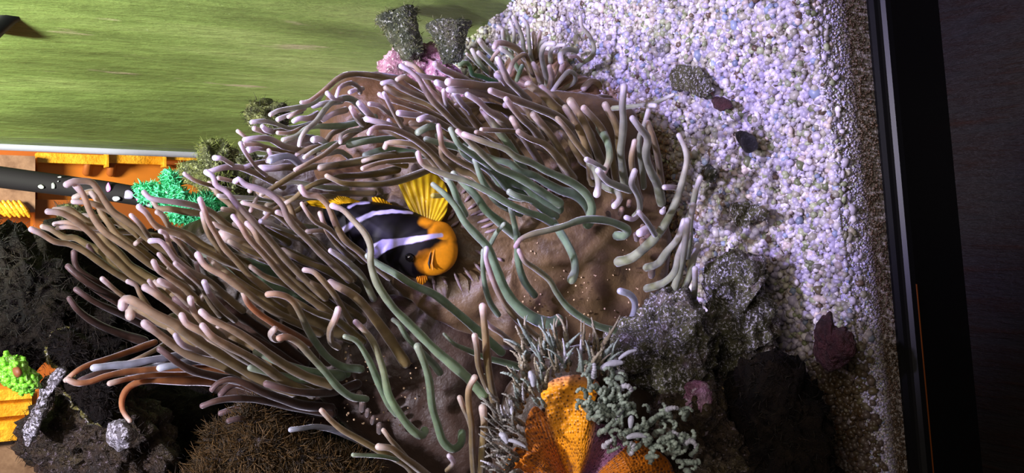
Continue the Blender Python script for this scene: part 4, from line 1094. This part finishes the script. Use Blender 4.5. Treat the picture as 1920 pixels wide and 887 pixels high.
# ---------------------------------------------------------------- flower anemone
fa = thing('flower_anemone', 'orange and violet flower anemone fringed with frilly grey green tentacles', 'anemone', P(1080, 900, .66))
FC = (1078, 925)
def facol(x, y, v):
    a_ = math.degrees(math.atan2(FC[1] - y, x - FC[0])); rr = math.hypot(x - FC[0], y - FC[1])
    orange = lin((250, 165, 30)); viol = lin((128, 84, 120)); br = lin((120, 72, 50)); dor = lin((216, 126, 26)); pale = lin((190, 150, 175))
    wv = noise.noise(Vector((a_ * .08, rr * .01, 0))) * 5
    a_ += wv
    if a_ < 42: c = dor * .9 if a_ < 30 or rr > 60 else viol
    elif a_ < 70: k = sm(rr - 125, 30); c = viol if rr < 150 else (viol * .4 + dor * .6)
    elif a_ < 77: k = (a_ - 70) / 7; c = viol * (1 - k) + orange * k
    elif a_ < 108: c = orange
    elif a_ < 113: k = (a_ - 108) / 5; c = orange * (1 - k) + br * k
    elif a_ < 145: k = .5 + .5 * math.sin(a_ * 3.4); c = br * (1 - k) + dor * k
    else: c = dor
    if rr > 200: k = min(1, (rr - 200) / 30); c = c * (1 - .6 * k) + pale * .6 * k
    return c
def fad(x, y):
    rr = math.hypot(x - FC[0], y - FC[1]); a_ = math.atan2(y - FC[1], x - FC[0])
    return .600 + .00016 * abs(rr - 110) + .006 * math.sin(a_ * 6.2 + .8)
attach(blob('oral_disc', [(948, 872), (968, 838), (990, 852), (984, 800), (1000, 762), (1022, 772), (1014, 738), (1030, 716), (1062, 704), (1100, 704), (1124, 722), (1112, 760), (1116, 790), (1150, 800), (1176, 830), (1196, 826), (1240, 850), (1262, 880), (1270, 950), (1080, 970), (940, 950)], (1076, 880), fad, .008, .02, M_FDISC, 260, 70, 0, 1, colfn=facol, powr=.6, polc=FC), fa)
attach(blob('column', [(960, 720), (1020, 660), (1100, 650), (1180, 700), (1260, 780), (1290, 880), (1270, 960), (960, 960), (920, 860)], (1090, 830), .645, .02, .05, M_DISC, 90, 26, .005, 40, colfn=dcol((40, 28, 20), (70, 54, 38), FC)), fa)
zones = [  # region polygon boxes px0,py0,px1,py1, count, length px, width px, tone, out-angle bias
 ((985, 640, 1150, 705), 66, 52, 8.5, 'U'), ((968, 668, 1030, 745), 26, 34, 8, 'U'), ((1095, 690, 1180, 790), 54, 26, 9, 'R'), ((1120, 760, 1290, 850), 62, 24, 9, 'R'),
 ((1200, 820, 1300, 887), 24, 24, 9, 'R'), ((925, 750, 985, 887), 50, 36, 8, 'Lf'), ((965, 700, 1020, 775), 14, 26, 8, 'U')]
pal_f = {'U': ((158, 142, 112), (206, 198, 180)), 'R': ((136, 152, 138), (200, 218, 208)), 'Lf': ((116, 110, 100), (176, 174, 172))}
cnt = 0
for (bx, n_, L_, W_, key) in zones:
    for k in range(n_):
        if cnt >= 298: break
        x0 = rnd.uniform(bx[0], bx[2]); y0 = rnd.uniform(bx[1], bx[3])
        rr = math.hypot(x0 - FC[0], y0 - FC[1])
        a_ = math.atan2(y0 - FC[1], x0 - FC[0]) + rnd.gauss(0, .28)
        L2 = L_ * rnd.uniform(.6, 1.25); w2 = W_ * rnd.uniform(.7, 1.2); curl = rnd.uniform(-1, 1) * (.6 if key != 'R' else 2.6)
        d0 = .594 - .012 * rnd.random(); n2 = 30
        pts_ = []; x, y, aa = x0, y0, a_
        for j in range(n2):
            pts_.append(P(x, y, d0 - .010 * math.sin(j / n2 * 2.2))); aa += curl / n2 * (1 + 1.2 * j / n2); x += math.cos(aa) * L2 / n2; y += math.sin(aa) * L2 / n2
        t = np.linspace(0, 1, n2)
        rad = w2 / 2 * (1 - t * (.75 if key != 'R' else .35)) * (.8 + .45 * np.sin(t * L2 / 4.6 * np.pi + k) ** 2) * d0 / FPX
        P2, R2 = roundtip(np.array(pts_), rad)
        V, F = tube_geo(P2, R2, 8)
        if key != 'R' or k % 2: # knobbly side branchlets
            V = np.array([v + (v - P2[i // 8]) * .5 * max(0, nz(v, 420, 2)) * 2 for i, v in enumerate(V)])
        c1, c2 = [lin(c) for c in pal_f[key]]; jt = rnd.uniform(.75, 1.15)
        if rnd.random() < .07: c1 = c2 = lin((225, 225, 245)); jt = 1
        if key == 'U' and rnd.random() < .35: c1, c2 = lin((140, 160, 150)), lin((190, 205, 205))
        C_ = np.array([(c1 * (.55 if math.sin(i * 1.9) < 0 else 1.0) * (1 - i / len(P2)) + c2 * (i / len(P2))) * jt for i in range(len(P2))])
        attach(mesh_obj('tentacle', V, F, M_FRILL, None, np.repeat(np.clip(C_, 0, 1), 8, axis=0)), fa); cnt += 1
# the few white swollen tentacles that stand out
for (x_, y_, x2, y2, w_) in ((1130, 690, 1165, 680, 14), (1162, 672, 1192, 657, 8), (995, 700, 1000, 722, 14), (1178, 820, 1210, 818, 11), (1184, 783, 1182, 800, 12), (960, 775, 956, 745, 8), (940, 815, 950, 828, 14), (950, 825, 985, 838, 8)):
    ps = np.array([P(x_ + (x2 - x_) * t, y_ + (y2 - y_) * t - 3 * math.sin(t * 3.14), .576) for t in np.linspace(0, 1, 9)])
    V, F = tube_geo(*roundtip(ps, w_ / 2 * (.5 + .5 * np.sin(np.linspace(.5, 2.9, 9))) * .576 / FPX), 10)
    o = attach(mesh_obj('swollen_tentacle', V, F, M_FRILL, None, np.tile(lin((214, 216, 240)), (len(V), 1))), fa)
